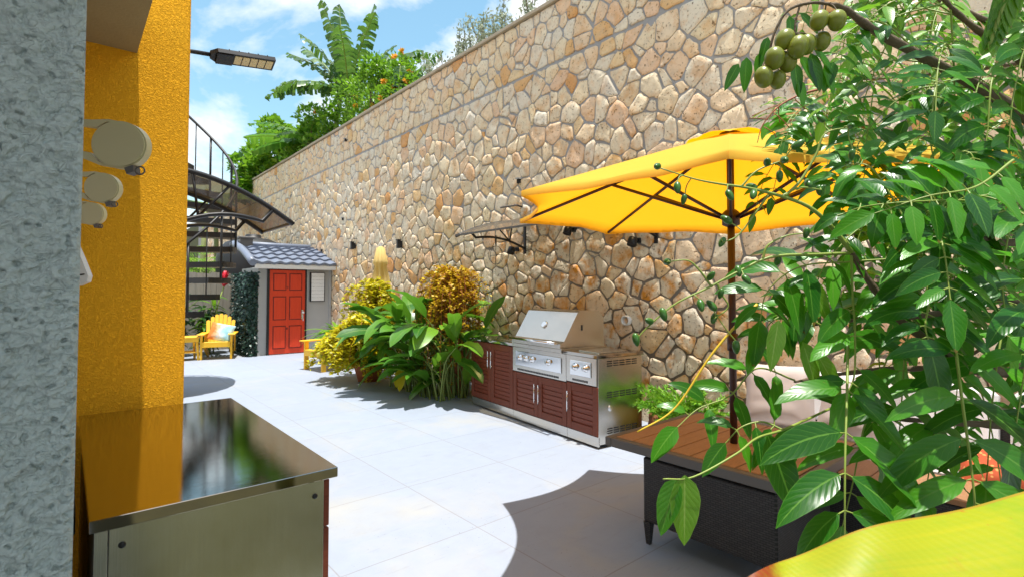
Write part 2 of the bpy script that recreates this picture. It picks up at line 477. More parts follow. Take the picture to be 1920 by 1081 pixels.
# wicker
t = NT('dark_wicker'); v = t.coord((1,1,1))
br = t.n('ShaderNodeTexBrick'); br.inputs['Scale'].default_value = 1.0
br.inputs['Brick Width'].default_value = .03; br.inputs['Row Height'].default_value = .012; br.inputs['Mortar Size'].default_value = .0018
br.inputs['Color1'].default_value = (.05,.047,.045,1); br.inputs['Color2'].default_value = (.03,.028,.028,1); br.inputs['Mortar'].default_value = (.005,.005,.005,1)
sp = t.n('ShaderNodeSeparateXYZ'); t.l(v, sp.inputs[0]); cb = t.n('ShaderNodeCombineXYZ')
t.l(t.math('ADD', sp.outputs[0], sp.outputs[1]), cb.inputs[0]); t.l(sp.outputs[2], cb.inputs[1]); t.l(cb.outputs[0], br.inputs['Vector'])
M['wicker'] = t.done(t.bsdf(br.outputs['Color'], .5, 0, t.bump(br.outputs['Fac'], -.6, .006)))
M['greyframe'] = plain('grey_frame', (.11,.105,.10), .45, .2, .1)
# printed cushions
def printed(name, a, b, sc):
    t = NT(name); vo = t.n('ShaderNodeTexVoronoi'); vo.inputs['Scale'].default_value = sc
    t.l(t.coord((1,1,1)), vo.inputs['Vector'])
    c = t.ramp(vo.outputs['Distance'], [(.30, a), (.38, b)])
    return t.done(t.bsdf(c, .85))
M['orangeprint'] = printed('orange_print', (.52,.24,.07), (.36,.06,.015), 36)
t = NT('tie_dye'); f = t.n('ShaderNodeSeparateXYZ'); t.l(t.coord((1,1,1)), f.inputs[0])
g = t.math('ADD', t.math('MULTIPLY', f.outputs[0], 2.0), t.math('MULTIPLY', t.noise(t.coord((1,1,1)), 8, 3), .7))
c = t.ramp(g, [(.0,(.62,.19,.03)),(.14,(.70,.42,.22)),(.32,(.55,.68,.70)),(.6,(.25,.52,.62)),(.9,(.55,.72,.75))])
M['tiedye'] = t.done(t.bsdf(c, .85))

# foliage
M['plumleaf'] = leafmat('plum_leaf', (.007,.055,.004), (.020,.14,.008), (.075,.29,.012), .29, .28, (.22,.75,.02), (.13,.30,.04), .42)
M['plumfresh'] = leafmat('plum_leaf_young', (.05,.18,.008), (.09,.27,.012), (.20,.40,.02), .34, .34, (.35,.75,.05), (.30,.45,.10), .55)
M['bigleaf'] = leafmat('paddle_leaf', (.022,.11,.012), (.06,.22,.018), (.17,.36,.025), .33, .25, (.25,.6,.04), (.16,.28,.05), .5, 26)
M['croton'] = leafmat('yellow_bush_leaf', (.20,.23,.008), (.62,.56,.016), (.82,.72,.035), .4, .38, (.95,.80,.03))
M['crotonorange'] = leafmat('orange_bush_leaf', (.26,.10,.01), (.58,.36,.015), (.70,.56,.03), .4, .3, (.9,.6,.03))
M['bushgreen'] = leafmat('bright_bush_leaf', (.05,.13,.01), (.11,.27,.015), (.22,.40,.02), .4, .35, (.35,.7,.04))
M['treegreen'] = leafmat('broad_tree_leaf', (.04,.13,.012), (.11,.28,.015), (.25,.42,.03), .38, .33, (.35,.7,.04))
M['olive'] = leafmat('olive_leaf', (.13,.17,.11), (.24,.29,.19), (.38,.42,.30), .5, .2)
M['banana'] = leafmat('banana_leaf', (.02,.07,.02), (.045,.13,.035), (.12,.22,.05), .30, .28, (.25,.5,.05), None)
M['bananafar'] = leafmat('banana_leaf_bright', (.03,.12,.012), (.06,.18,.02), (.14,.28,.03), .32, .35, (.3,.65,.05), None)
M['palm'] = leafmat('palm_leaf', (.05,.14,.012), (.12,.28,.02), (.24,.40,.03), .38, .35, (.35,.7,.05))
M['ivy'] = leafmat('ivy_leaf', (.008,.028,.022), (.018,.055,.04), (.035,.09,.06), .4, .1)
M['darkplant'] = leafmat('dark_shrub_leaf', (.008,.035,.008), (.018,.07,.012), (.05,.13,.02), .35, .2)
M['juniper'] = leafmat('juniper_leaf', (.08,.24,.015), (.15,.38,.02), (.26,.50,.03), .5, .2)
M['orangebloom'] = leafmat('orange_bloom', (.6,.2,.01), (.8,.33,.02), (.9,.45,.04), .5, .2)
t = NT('yellowing_leaf'); v = t.coord((1,1,1))
uv = t.n('ShaderNodeTexCoord').outputs['UV']; sp = t.n('ShaderNodeSeparateXYZ'); t.l(uv, sp.inputs[0])
f = t.noise(t.coord((3,3,3)), 4, 4, .6)
lon = t.n('ShaderNodeMapping'); lon.inputs['Scale'].default_value = (14, 1.2, 1); t.l(uv, lon.inputs['Vector'])
f2 = t.noise(lon.outputs['Vector'], 2.2, 4)
c = t.mix(f2, (.46,.42,.008), (.26,.36,.010))
c = t.mix(t.ramp(f, [(.5, 0), (.75, .8)]), c, (.20,.36,.012))
c = t.mix(t.ramp(t.noise(v, 45, 3), [(.68, 0), (.76, .7)]), c, (.45,.14,.01))
burn = t.math('ADD', sp.outputs[1], t.math('MULTIPLY', t.math('SUBTRACT', t.noise(v, 30, 5, .7), .5), .10))
edg = t.math('ABSOLUTE', t.math('SUBTRACT', sp.outputs[0], .5))
c = t.mix(t.math('MULTIPLY', t.math('GREATER_THAN', edg, .488), .7), c, (.40,.20,.02))
c = t.mix(t.ramp(burn, [(.80, 0), (.84, 1)]), c, (.30,.055,.008))
c = t.mix(t.ramp(burn, [(.87, 0), (.92, 1)]), c, (.06,.018,.008))
vn = t.math('SINE', t.math('SUBTRACT', t.math('MULTIPLY', sp.outputs[1], 420.0), t.math('MULTIPLY', edg, 60.0)))
c = t.mix(t.math('MULTIPLY', t.ramp(vn, [(.2, 0), (1, 1)]), .10), c, (.26,.36,.012))
c = t.mix(t.math('MULTIPLY', t.ramp(t.noise(v, 13, 5, .7), [(.58, 0), (.70, 1)]), .4), c, (.40,.22,.015))
a = t.bsdf(c, .5, 0, t.bump(vn, .07, .002), .35); tr = t.n('ShaderNodeBsdfTranslucent'); t.l(c, tr.inputs[0])
M['yellowing'] = t.done(t.addmix(.25, a, tr.outputs[0]))
# ================================================================== SETTING
UW = 5.3                                            # face of the stone wall
b = MB(); b.box(-90, 90, -90, 90, -.6, -.02); tag(b.build('ground', M['earth']), kind='structure')
b = MB(); b.face(b.add((-6,-8,0),(UW+.2,-8,0),(UW+.2,16.5,0),(-6,16.5,0))); tag(b.build('patio_floor', M['floor']), kind='structure')
b = MB(); b.face(b.add((.15,-8,.004),(2.35,-8,.004),(2.35,1.15,.004),(.15,1.15,.004))); tag(b.build('added_soil_bed', M['bed']), kind='structure')  # unseen dark soil, added to darken what the steel cabinet reflects
b = MB(); b.box(UW+.45, 40, -12, 40, -.01, 5.45); tag(b.build('terrace', M['lawn']), kind='structure')

# ---- stone retaining wall -------------------------------------------------
sw = thing('stone_wall', 'tall rubble limestone retaining wall running the length of the patio', 'stone wall', (UW, 0, 0))
def L(p): return V((p[0]-UW, p[1], p[2]))
b = MB(); b.box(.0, .45, -4, 32, -.05, 5.70); b.build('mortar', M['mortar'], sw)
b = MB()
y = -4.0
while y < 32:
    y2 = y + R.uniform(.7, 1.2)
    b.box(-.055 + R.uniform(-.008,.008), .49, y+.003, min(y2, 32)-.003, 5.705, 5.765 + R.uniform(-.004,.004), bev=.008)
    y = y2
b.build('coping', M['coping'], sw)
def clip(poly, nx, ny, d):
    out = []; n = len(poly)
    for i in range(n):
        a = poly[i]; c = poly[(i+1) % n]
        sa = a[0]*nx + a[1]*ny - d; sc_ = c[0]*nx + c[1]*ny - d
        if sa <= 0: out.append(a)
        if (sa < 0 < sc_) or (sc_ < 0 < sa):
            k = sa/(sa - sc_); out.append((a[0]+(c[0]-a[0])*k, a[1]+(c[1]-a[1])*k))
    return out
RS = random.Random(11)
def stones(mb, y0, y1, z0, z1, s):
    ny = int((y1-y0)/s)+1; nz = max(1, int(round((z1-z0)/(s*.92))))
    hz = (z1-z0)/nz
    seeds = {}
    for i in range(ny):
        for j in range(nz):
            seeds[(i,j)] = (y0+(i+.5+RS.uniform(-.46,.46)+(.5 if j%2 else 0))*s, z0+(j+.5+RS.uniform(-.44,.44))*hz, RS.uniform(-.016,.016))
    for (i,j), (cy, cz, w) in seeds.items():
        poly = [(cy-.6, max(z0, cz-.6)), (cy+.6, max(z0, cz-.6)), (cy+.6, min(z1, cz+.6)), (cy-.6, min(z1, cz+.6))]
        for di in range(-3,4):
            for dj in range(-3,4):
                if (di, dj) == (0,0): continue
                q = seeds.get((i+di, j+dj))
                if not q: continue
                dy, dz = q[0]-cy, q[1]-cz; dd = math.hypot(dy, dz)
                if dd < 1e-4: continue
                off = dd*.5 + (w-q[2])/(2*dd) - RS.uniform(.003,.017)
                nx_, nz_ = dy/dd, dz/dd
                poly = clip(poly, nx_, nz_, cy*nx_+cz*nz_+off)
                if len(poly) < 3: break
            if len(poly) < 3: break
        if len(poly) < 3: continue
        gy = sum(p[0] for p in poly)/len(poly); gz = sum(p[1] for p in poly)/len(poly)
        area = abs(sum(poly[k][0]*poly[(k+1)%len(poly)][1]-poly[(k+1)%len(poly)][0]*poly[k][1] for k in range(len(poly))))/2
        if area < .004: continue
        far = gy > 13
        # cut corners, then roughen the outline
        q = []
        for k in range(len(poly)):
            a = poly[k]; c = poly[(k+1) % len(poly)]
            ln = math.hypot(c[0]-a[0], c[1]-a[1])
            cut = RS.uniform(.08,.17)
            q.append((a[0]+(c[0]-a[0])*cut, a[1]+(c[1]-a[1])*cut))
            if ln > .10 and not far: q.append((a[0]+(c[0]-a[0])*.5+RS.uniform(-.006,.006), a[1]+(c[1]-a[1])*.5+RS.uniform(-.006,.006)))
            q.append((a[0]+(c[0]-a[0])*(1-cut), a[1]+(c[1]-a[1])*(1-cut)))
        q = [(p[0]+RS.uniform(-.0075,.0075), p[1]+RS.uniform(-.0075,.0075)) for p in q]
        n = len(q); dep = RS.uniform(.008,.020); tx = RS.uniform(-.04,.04); tz = RS.uniform(-.05,.05)
        base = len(mb.v)
        rings = [(1.0, 0.002), (.988, -.70), (.96, -.95), (.6, -1.0)] if not far else [(1.0, .002), (.93, -.75), (.7, -1.0)]
        for (sc, dp) in rings:
            for p in q:
                py_ = gy+(p[0]-gy)*sc; pz_ = gz+(p[1]-gz)*sc
                x = dp*dep + ((tx*(py_-gy)+tz*(pz_-gz)) if dp < -.5 else 0) + (RS.uniform(-.004,.004) if dp < -.8 else 0)
                mb.v.append(V((min(x, .002), py_, pz_)))
        m = len(rings)
        for r_ in range(m-1):
            for k in range(n):
                k2 = (k+1) % n
                mb.face([base+r_*n+k, base+(r_+1)*n+k, base+(r_+1)*n+k2, base+r_*n+k2], None, r_ > 0)
        mb.v.append(V((-dep*1.02+RS.uniform(-.004,.004), gy, gz))); ci = len(mb.v)-1
        for k in range(n):
            mb.face([base+(m-1)*n+k, ci, base+(m-1)*n+(k+1)%n], None, True)
b = MB()
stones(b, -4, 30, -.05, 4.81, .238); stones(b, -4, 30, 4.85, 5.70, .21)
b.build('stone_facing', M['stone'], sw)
# drain pipe and weep holes (fixed in the wall)
b = MB(); Mx = Matrix.Translation(V((0, 4.0, 1.19))) @ Matrix.Rotation(rad(-90), 4, 'Y')
b.lathe([(.045,-.05),(.045,.07),(.055,.075),(.062,.07),(.062,-.05)], Mx, 20, caps=False); dp = b.build('drain_pipe', M['white'], sw)
b = MB(); b.lathe([(.044,.0),(.044,.004)], Mx, 16); b.build('pipe_bore', M['slot'], dp)
for (px, py) in ((643, 411), (648, 263), (603, 470), (973, 340)):
    p = on_plane(px, py, 0, UW-.03); b = MB()
    b.box(-.075, .02, p.y-.035, p.y+.035, p.z+.03, p.z+.05); b.box(-.05, .02, p.y-.03, p.y+.03, p.z-.03, p.z+.03, mi=1)
    b.build('weep_spout', [M['mortar'], M['slot']], sw)

# ---- house pieces at the left ------------------------------------------------
hb = thing('yellow_house', 'orange yellow stuccoed house corner with a concrete ceiling slab at the left', 'house', (.54, 3.62, 0))
b = MB(); b.box(-5.5, 0, 0, 4.4, -.02, 5.2, bev=.012); b.build('wall', M['yellowstucco'], hb)
b = MB(); b.box(-5.5, -.262, -6.6, -.004, 2.9, 3.1); b.build('ceiling_slab', M['concrete'], hb)
pw = thing('stucco_pillar', 'pale blue grey rough stucco wall end filling the left edge', 'wall', (.016, 1.0, 0))
b = MB()
# front face with real relief
nx_, nz_ = 170, 800; x0, x1, z0, z1 = -.27, 0.0, .90, 2.20
base = len(b.v)
for j in range(nz_+1):
    for i in range(nx_+1):
        x = x0+(x1-x0)*i/nx_; z = z0+(z1-z0)*j/nz_
        p = V((x*1.0, z*1.15, 0))
        q = p + V((noise.noise(p*30), noise.noise(p*30+V((7,3,1))), 0))*.008
        sk = V((q.x*.95+q.y*.25, q.y*1.15-q.x*.3, 0))
        def sstep(v_, a_, b_): v_ = min(1, max(0, (v_-a_)/(b_-a_))); return v_*v_*(3-2*v_)
        a1 = noise.noise(sk*30); a2 = noise.noise(sk*62+V((5,1,4))); a3 = noise.noise(p*125); a4 = noise.noise(p*260)
        groove = abs(noise.noise(V((sk.x*1.3, sk.y*.8, 6))*26))
        h = .0045*sstep(a1, -.10, .12) + .0038*sstep(a2, -.08, .14) + .0024*a3 + .0012*a4 - .0022*(1-sstep(groove, .0, .10)) - .010*sstep(noise.noise(p*95+V((3,3,9))), .34, .55)
        fade = min(1, (x1-x)/.006)
        b.v.append(V((x - (0 if fade >= 1 else .0015*(1-fade)), -h*fade, z)))
for j in range(nz_):
    for i in range(nx_):
        a = base+j*(nx_+1)+i; b.face([a, a+1, a+nx_+2, a+nx_+1], None, True)
b.box(-1.6, -.0015, .002, .24, -.02, 2.898, bev=.004)
b.build('wall_end', M['bluestucco'], pw)

# ---- garden shed ------------------------------------------------
sh = thing('garden_shed', 'small grey garden shed with red door and slate blue tiled roof', 'shed', (3.5, 13.5, 0))
b = MB(); b.box(0, 1.78, .02, 1.55, -.01, 2.12)
for x in (.0, .205, 1.13, 1.72): b.box(x, x+.055, -.012, .02, -.01, 2.12)
b.build('wall', M['grey_shed'], sh)
b = MB(); b.box(-.14, 1.80, -.27, -.22, 2.08, 2.19, bev=.01); b.box(-.14,1.80,-.22,0.02,2.085,2.10); b.build('fascia', M['fascia'], sh)
b = MB()
nu, rows = 60, 6
for r_ in range(rows):
    f0, f1 = r_/rows, (r_+1)/rows
    for i in range(nu):
        pts = []
        for (u, ff, lift) in ((i/nu, f0, .045), ((i+1)/nu, f0, .045), ((i+1)/nu, f1, 0.0), (i/nu, f1, 0.0)):
            X = -.20 + 2.02*u; wv = .018*math.sin(u*nu/60*2*math.pi*7.5 + (r_%2)*.3)
            Y = -.30 + 1.95*ff - (wv*.5 if lift else 0)
            pts.append((X, Y, 2.20 + .56*math.sin(ff*1.35)/math.sin(1.35)*.98 + lift + wv))
        ix = b.add(*pts); b.face(ix, None, True)
        pts2 = [pts[0], pts[1], (pts[1][0], pts[1][1]+.015, pts[1][2]-.055), (pts[0][0], pts[0][1]+.015, pts[0][2]-.055)]
        ix = b.add(*pts2); b.face(ix)
rf = b.build('roof', M['rooftile'], sh)
b = MB(); b.tube([(-.20, -.30+1.95*k/8, 2.21+.56*math.sin(k/8*1.35)/math.sin(1.35)) for k in range(9)], .085, 10); b.tube([(-.2,1.66,2.79),(1.8,1.66,2.79)], .07, 8); b.build('ridge_tile', M['rooftile'], rf)
b = MB(); b.box(-.12, .18, 1.25, 1.5, 2.70, 2.90); b.box(-.17, .23, 1.2, 1.55, 2.90, 2.95, bev=.01); b.build('vent', M['greyframe'], rf)
dr = MB(); dr.box(.245, 1.10, -.03, .0, .02, 2.06)
door = dr.build('door', M['reddoor'], sh)
b = MB(); b.box(.20, .248, -.045, .018, 0, 2.10); b.box(1.097, 1.135, -.045, .018, 0, 2.10); b.box(.248, 1.097, -.045, .018, 2.062, 2.10); b.build('door_frame', M['black'], sh)
for (x0, x1, z0, z1) in ((.33,.64,1.56,1.98),(.71,1.02,1.56,1.98),(.33,.64,.84,1.42),(.71,1.02,.84,1.42),(.33,.64,.14,.70),(.71,1.02,.14,.70)):
    b = MB(); b.box(x0, x1, -.034, -.031, z0, z1, mi=1); b.box(x0+.022, x1-.022, -.048, -.0342, z0+.022, z1-.022, bev=.010)
    b.build('door_panel', [M['reddoor'], M['reddoor_dark']], door)
b = MB(); b.tube([(1.035,-.03,1.02),(1.035,-.09,1.02)], .016, 8); b.ell(V((1.035,-.10,1.02)), .032, .028, V((0,1,0))); b.box(1.012, 1.058, -.036,-.031, .85, 1.08); b.tube([(1.045,-.05,.95),(1.05,-.055,.80)], .008, 6); b.build('handle', M['chrome'], door)
b = MB(); b.box(1.225, 1.60, -.035, .017, 1.28, 2.02, bev=.004)
wn = b.build('window', M['black'], sh)
b = MB()
for k in range(8): b.box(1.25, 1.575, -.055, -.037, 1.30+k*.088, 1.30+k*.088+.085, bev=.004)
b.build('shutter', M['white'], wn)

# water tank behind the shed
b = MB(); b.lathe([(.95,0),(.98,.1),(.98,1.5),(.96,1.56),(.98,1.62),(.98,2.35),(.93,2.6),(.75,2.82),(.45,2.95),(.22,2.98),(.22,3.06),(.19,3.08)], None, 32)
tk = b.build('water_tank', M['blackplastic'], None, (4.25, 17.0, .15)); tag(tk, 'black domed plastic water tank behind the shed roof', 'water tank')

# fence at the back
fe = thing('board_fence', 'weathered grey board fence behind the yellow chair and stairs', 'fence', (-2, 15.6, 0))
b = MB(); x = 0
while x < 5.4:
    w = R.uniform(.13,.17); b.box(x+.003, x+w-.003, R.uniform(-.008,.008), .03, 0, 2.02+R.uniform(-.02,.02)); x += w
b.build('boards', M['fence'], fe)
for zz in (.35, 1.65):
    b = MB(); b.box(0, 5.4, .031, .08, zz, zz+.09); b.build('rail', M['fence'], fe)

# ---- spiral staircase ------------------------------------------------
SC = V((1.18, 9.75, 0)); SR = .98
st = thing('spiral_staircase', 'dark metal spiral staircase with open treads and curved handrail', 'staircase', SC)
b = MB(); b.tube([(0,0,0),(0,0,6.6)], .06, 12); b.build('centre_post', M['black'], st)
A0 = math.atan2(-SC.y, -SC.x)                       # towards the camera
rail = []
for k in range(23):
    z = .25*(k+1); a = A0 + rad(15.5)*(k-6.2) + rad(50)
    if k < 22:
        b = MB(); n = 5; pl = [(.06*math.cos(a), .06*math.sin(a))]
        for q in range(n+1):
            th = a - rad(14) + rad(28)*q/n; pl.append((SR*math.cos(th), SR*math.sin(th)))
        b.prism(pl, z-.085, z)
        b.build('tread', M['black'], st)
        for dth in (0,) if k % 2 else (0,):
            th = a; p = V((SR*.985*math.cos(th), SR*.985*math.sin(th), z))
            pb = MB(); pb.tube([p - V((0,0,.06)), p + V((0,0,1.0))], .018 if k % 2 == 0 else .009, 6); pb.build('baluster', M['black'], st)
    rail.append(V((SR*.985*math.cos(a), SR*.985*math.sin(a), z+1.0)))
b = MB(); b.tube(spline(rail, 110), .022, 8); b.build('handrail', M['black'], st)

# ---- street lamp on the house ------------------------------------------------
lp = thing('solar_lamp', 'black solar flood lamp with five pale panels on a wall arm', 'lamp', (.57, 4.9, 3.50))
b = MB(); b.tube([(-.03,0,-.02),(.30,0,.015)], .018, 8); b.build('arm', M['black'], lp)
Ml = Matrix.Translation((.30, 0, .015)) @ Matrix.Scale(.84, 4) @ Matrix.Rotation(rad(-7), 4, 'Y') @ Matrix.Rotation(rad(-18), 4, 'X')
b = MB(); b.prism([(0,-.035),(.06,-.085),(.60,-.085),(.60,.085),(.06,.085),(0,.035)], -.022, .022, Ml); b.box(.05,.20,-.07,.07,-.045,-.022,Ml)
for k in range(5): b.box(.16+k*.09,.168+k*.09,-.088,-.08,.022,.03,Ml)
b.build('housing', M['black'], lp)
for k in range(5):
    b = MB(); b.box(.215+k*.075, .28+k*.075, -.06, .06, -.027, -.0221, Ml); b.build('lens', M['led'], lp)

# ---- curved door awnings ------------------------------------------------
def awning(name, label, loc, rotz, width, depth, rise):
    """local x along the wall, local -y away from the wall, z up from the fixing line"""
    t_ = thing(name, label, 'awning', loc, rotz, 'curved smoked awnings')
    def prof(s):                                    # s 0 at the wall .. 1 at the front lip
        return (-depth*s, rise*(1 - s**1.9))
    N = 14
    b = MB()
    for i in range(N):
        a, c = prof(i/N), prof((i+1)/N)
        ix = b.add((0,a[0],a[1]),(width,a[0],a[1]),(width,c[0],c[1]),(0,c[0],c[1])); b.face(ix, None, True)
    b.build('sheet', M['smoked'], t_)
    for x in (0, width):
        b = MB()
        pts = [V((x, *prof(i/N))) + V((0,0,-.014)) for i in range(N+1)]
        b.tube(pts, .021, 6)
        lo = [V((x, -depth*s, -.02 - .10*(1-s)**2 + rise*.38*math.sin(min(1, s*1.25)*math.pi)*.55)) for s in [k/10*.82 for k in range(11)]]
        lo[-1] = V((x, *prof(.82))) + V((0,0,-.02))
        b.tube(lo, .018, 6)
        b.tube([lo[3], V((x, *prof(.20)))+V((0,0,-.01))], .011, 6); b.tube([lo[3], V((x, *prof(.48)))+V((0,0,-.01))], .011, 6)
        b.box(x-.022, x+.022, -.022, -.002, -.20, rise)
        b.build('bracket', M['black'], t_)
    b = MB(); b.box(0, width, -depth-.012, -depth+.012, -.014, .008); b.build('front_rail', M['greyframe'], t_)
    b = MB(); b.box(0,width,-.03,-.002,rise-.01,rise+.015); b.build('wall_rail', M['greyframe'], t_)
    return t_
# local -y points away from the wall the awning is on
awning('door_awning', 'smoked curved awning fixed to the house below the stair rail', (.545, 4.76, 2.15), rad(90), .93, .97, .37)
aw2 = awning('door_awning', 'smoked curved awning fixed to the stone wall over the grill', (UW-.05, 5.85, 2.30), rad(-90), 2.30, 1.26, .30)
# wire basket under the second awning
wb = thing('wire_hanger', 'small round wire hanger below the awning over the grill', 'wire hanger', (4.6, 5.75, 2.17))
b = MB(); b.tube([(0,0,.16),(0,0,.02)], .012, 6); b.build('hook', M['black'], wb)
b = MB()
b.tube([V((0,.13*math.cos(a),-.12+.13*math.sin(a))) for a in [2*math.pi*k/24 for k in range(25)]], .004, 5)
b.tube([V((.13*math.cos(a),.0,-.12+.13*math.sin(a))) for a in [2*math.pi*k/24 for k in range(25)]], .004, 5)
b.tube([(0,0,.02),(0,0,-.25)], .004, 5); b.tube([(0,-.13,-.12),(0,.13,-.12)], .004, 5)
b.build('ring', M['greyframe'], wb)

# ---- wall lights ------------------------------------------------
def onwall(px, py): return on_plane(px, py, 0, UW-.05)
def updown(px, py, label, s=.65):
    p = onwall(px, py); t_ = thing('wall_light', label, 'wall light', p, 0, 'black lights on the stone wall')
    b = MB(); b.box(.0, .06, -.035, .035, -.10*s, .10*s); b.build('back_plate', M['black'], t_)
    b = MB(); b.box(-.07, .0, -.035, .035, -.13*s, .13*s, bev=.006); b.box(-.08,.0,-.045,.045,.13*s,.15*s); b.build('housing', M['black'], t_)
updown(663, 461, 'black box wall light on the stone wall left of the closed umbrella')
updown(750, 458, 'black box wall light on the stone wall right of the closed umbrella')
def spot(px, py, label, nm='spotlight'):
    p = onwall(px, py); t_ = thing(nm, label, 'spotlight', p, 0, 'black round spotlights on the stone wall')
    b = MB(); b.box(.0,.06,-.03,.03,-.03,.03); b.tube([(.01,0,.0),(-.07,0,.03),(-.10,0,0)], .012, 6); b.build('bracket', M['black'], t_)
    b = MB(); Mh = Matrix.Translation((-.10,0,-.02)) @ Matrix.Rotation(rad(200), 4, 'Y')
    b.lathe([(.01,-.06),(.05,-.05),(.058,.0),(.058,.05),(.05,.052),(.045,.03)], Mh, 16); b.build('head', M['black'], t_)
spot(968, 468, 'black round spotlight on the wall under the awning bracket')
spot(1074, 431, 'black round spotlight half hidden by the umbrella edge above the grill')
spot(1195, 451, 'black round spotlight on the wall nearest the umbrella pole')
p = onwall(976, 388); sl = thing('solar_light', 'grey solar wall light peeking beside the tip of the umbrella', 'wall light', p)
b = MB(); b.tube([(.05,0,0),(-.12,0,.02)], .012, 6); b.build('arm', M['black'], sl)
b = MB(); b.box(-.36,-.08,-.06,.06,.02,.045, Matrix.Rotation(rad(-12),4,'Y'), bev=.006); b.build('panel', M['greyframe'], sl)

# ---- round paddles behind the pillar ------------------------------------------------
def paddle(px, py, D, label, k=1.0):
    p = W(px, py, D); t_ = thing('round_paddle', label, 'paddle', p, YAW, 'cream round paddles beside the pillar')
    t_.scale = (k, 1, k); rx, rz = .078, .066
    b = MB(); n = 40
    Mp = Matrix.Rotation(rad(90), 4, 'X') @ Matrix.Rotation(rad(-10), 4, 'Z')
    def oval(s): return [(rx*s*math.cos(2*math.pi*i/n), rz*s*math.sin(2*math.pi*i/n)) for i in range(n)]
    for (s, h0) in ((1, -.012),):
        b.prism(oval(1.0), -.012, .010, Mp)
    b.prism(oval(.94), .010, .014, Mp)
    for sg in (1, -1):                              # two arms running back behind the pillar
        pl = [(-.015, sg*rz*.98), (-.05, sg*rz*.86), (-.075, sg*.036), (-.155, sg*.034), (-.155, sg*.050), (-.09, sg*.056), (-.045, sg*rz*.995)]
        b.prism(pl if sg < 0 else pl[::-1], -.010, .008, Mp)
    b.build('disc', M['cream'], t_)
    b = MB(); b.prism([(.030,-.062),(.052,-.050),(.058,-.068),(.040,-.078)], -.014, .014, Mp)
    c = V((.062, -.012, -.074)); b.tube([c + V((.013*math.cos(a), 0, .011*math.sin(a))) for a in [2*math.pi*i/16 for i in range(17)]], .0022, 6)
    b.build('clip', M['greyframe'], t_)
paddle(228, 273, 1.46, 'cream round paddle with metal clip, largest and topmost of the three by the pillar')
paddle(194, 353, 2.02, 'cream round paddle with metal clip, middle one of the three by the pillar', .88)
paddle(173, 401, 2.62, 'cream round paddle with metal clip, smallest and lowest of the three by the pillar', .86)
# white flap with a dark slot
p = W(138, 497, 2.2); fl = thing('plastic_flap', 'white pointed plastic flap with dark slot poking out from the pillar', 'flap', p, YAW)
b = MB(); Mp = Matrix.Rotation(rad(90), 4, 'X')
b.prism([(-.06,.09),(.015,.085),(.045,.02),(.072,-.045),(.066,-.070),(.03,-.086),(-.06,-.09)], -.012, .012, Mp); b.build('shell', M['white'], fl)
b = MB(); b.prism([(.012,-.050),(.058,-.040),(.056,-.036),(.012,-.040)], .012, .014, Mp); b.build('slot', M['slot'], fl)

# ---- steel cabinet in front ------------------------------------------------
cb = thing('steel_cabinet', 'stainless steel outdoor kitchen cabinet with dark red doors in the foreground', 'cabinet', (.06, 1.85, 0))
b = MB(); b.box(0, .695, 0, 1.60, .885, .92, bev=.002); b.build('countertop', M['steel_top'], cb)
b = MB(); b.box(.012, .655, .03, 1.58, .06, .884); b.build('carcass', M['steel_dark'], cb)
b = MB(); b.box(.045, .652, .018, .029, .06, .884, bev=.001); b.box(.012, .042, .016, .029, .06, .884, bev=.001); sp_ = b.build('side_panel', M['steel_side'], cb)
for (x, z) in ((.075, .83), (.62, .83), (.075,.15), (.62,.15)):
    b = MB(); b.lathe([(.0095,0),(.0085,.004),(.004,.0055)], Matrix.Translation((x, .0178, z)) @ Matrix.Rotation(rad(90), 4, 'X'), 14); b.build('bolt', M['black'], sp_)
for k in range(3):
    b = MB(); y0 = .03+k*.517
    b.box(.657, .678, y0+.004, y0+.513, .10, .70, bev=.002); dd = b.build('door', M['cabwood'], cb)
    b = MB(); b.tube([(.70, y0+.08,.45),(.70,y0+.08,.62)], .006, 8); b.build('handle', M['chrome'], dd)
    b = MB(); b.box(.657, .678, y0+.004, y0+.513, .708, .872, bev=.002); b.build('drawer', M['cabwood'], cb)
b = MB(); b.box(.03,.63,.05,1.55,0,.06); b.build('kick_plate', M['steel_dark'], cb)
# narrow appliance beside it
fr = thing('steel_fridge', 'narrow stainless appliance squeezed between the pillar and steel cabinet', 'appliance', (-.42, 2.1, 0))
b = MB(); b.box(0, .44, 0, 1.3, .02, .80, bev=.006); b.build('body', M['steel'], fr)
b = MB(); b.box(0, .455, -.01, 1.3, .805, .875, bev=.006); b.build('top_panel', M['steel_dark'], fr)
b = MB(); b.box(.02,.42,.02,1.28,0,.02); b.build('foot_base', M['black'], fr)

# ---- grill island ------------------------------------------------
gl_ = thing('grill_island', 'stainless barbecue island with louvred mahogany doors under the stone wall', 'grill', (4.25, 5.85, 0), math.atan2(-2.47, -.27))
GL, GD = 2.485, .63
b = MB(); b.box(.004, GL-.012, .03, GD, .10, .884); b.build('carcass', M['steel_dark'], gl_)
b = MB(); b.box(GL-.011, GL, .012, GD, .04, .884, bev=.002); spn = b.build('side_panel', M['steel'], gl_)
for zz in (.80, .49, .135):
    b = MB()
    for g in range(5):
        for r_ in range(3):
            y0 = .13+g*.088; b.box(GL+.0002, GL+.0015, y0, y0+.072, zz+r_*.022, zz+r_*.022+.011)
    b.build('vent_slots', M['slot'], spn)
b = MB(); b.lathe([(.032,0),(.030,.003)], Matrix.Translation((GL,.17,.385)) @ Matrix.Rotation(rad(90),4,'Y'), 20); b.build('access_cap', M['chrome'], spn)
for (x0, x1) in ((-.012, 1.03), (1.97, GL+.012)):
    b = MB(); b.box(x0, x1, -.015, GD+.02, .886, .92, bev=.003); b.build('countertop', M['steel_top'], gl_)
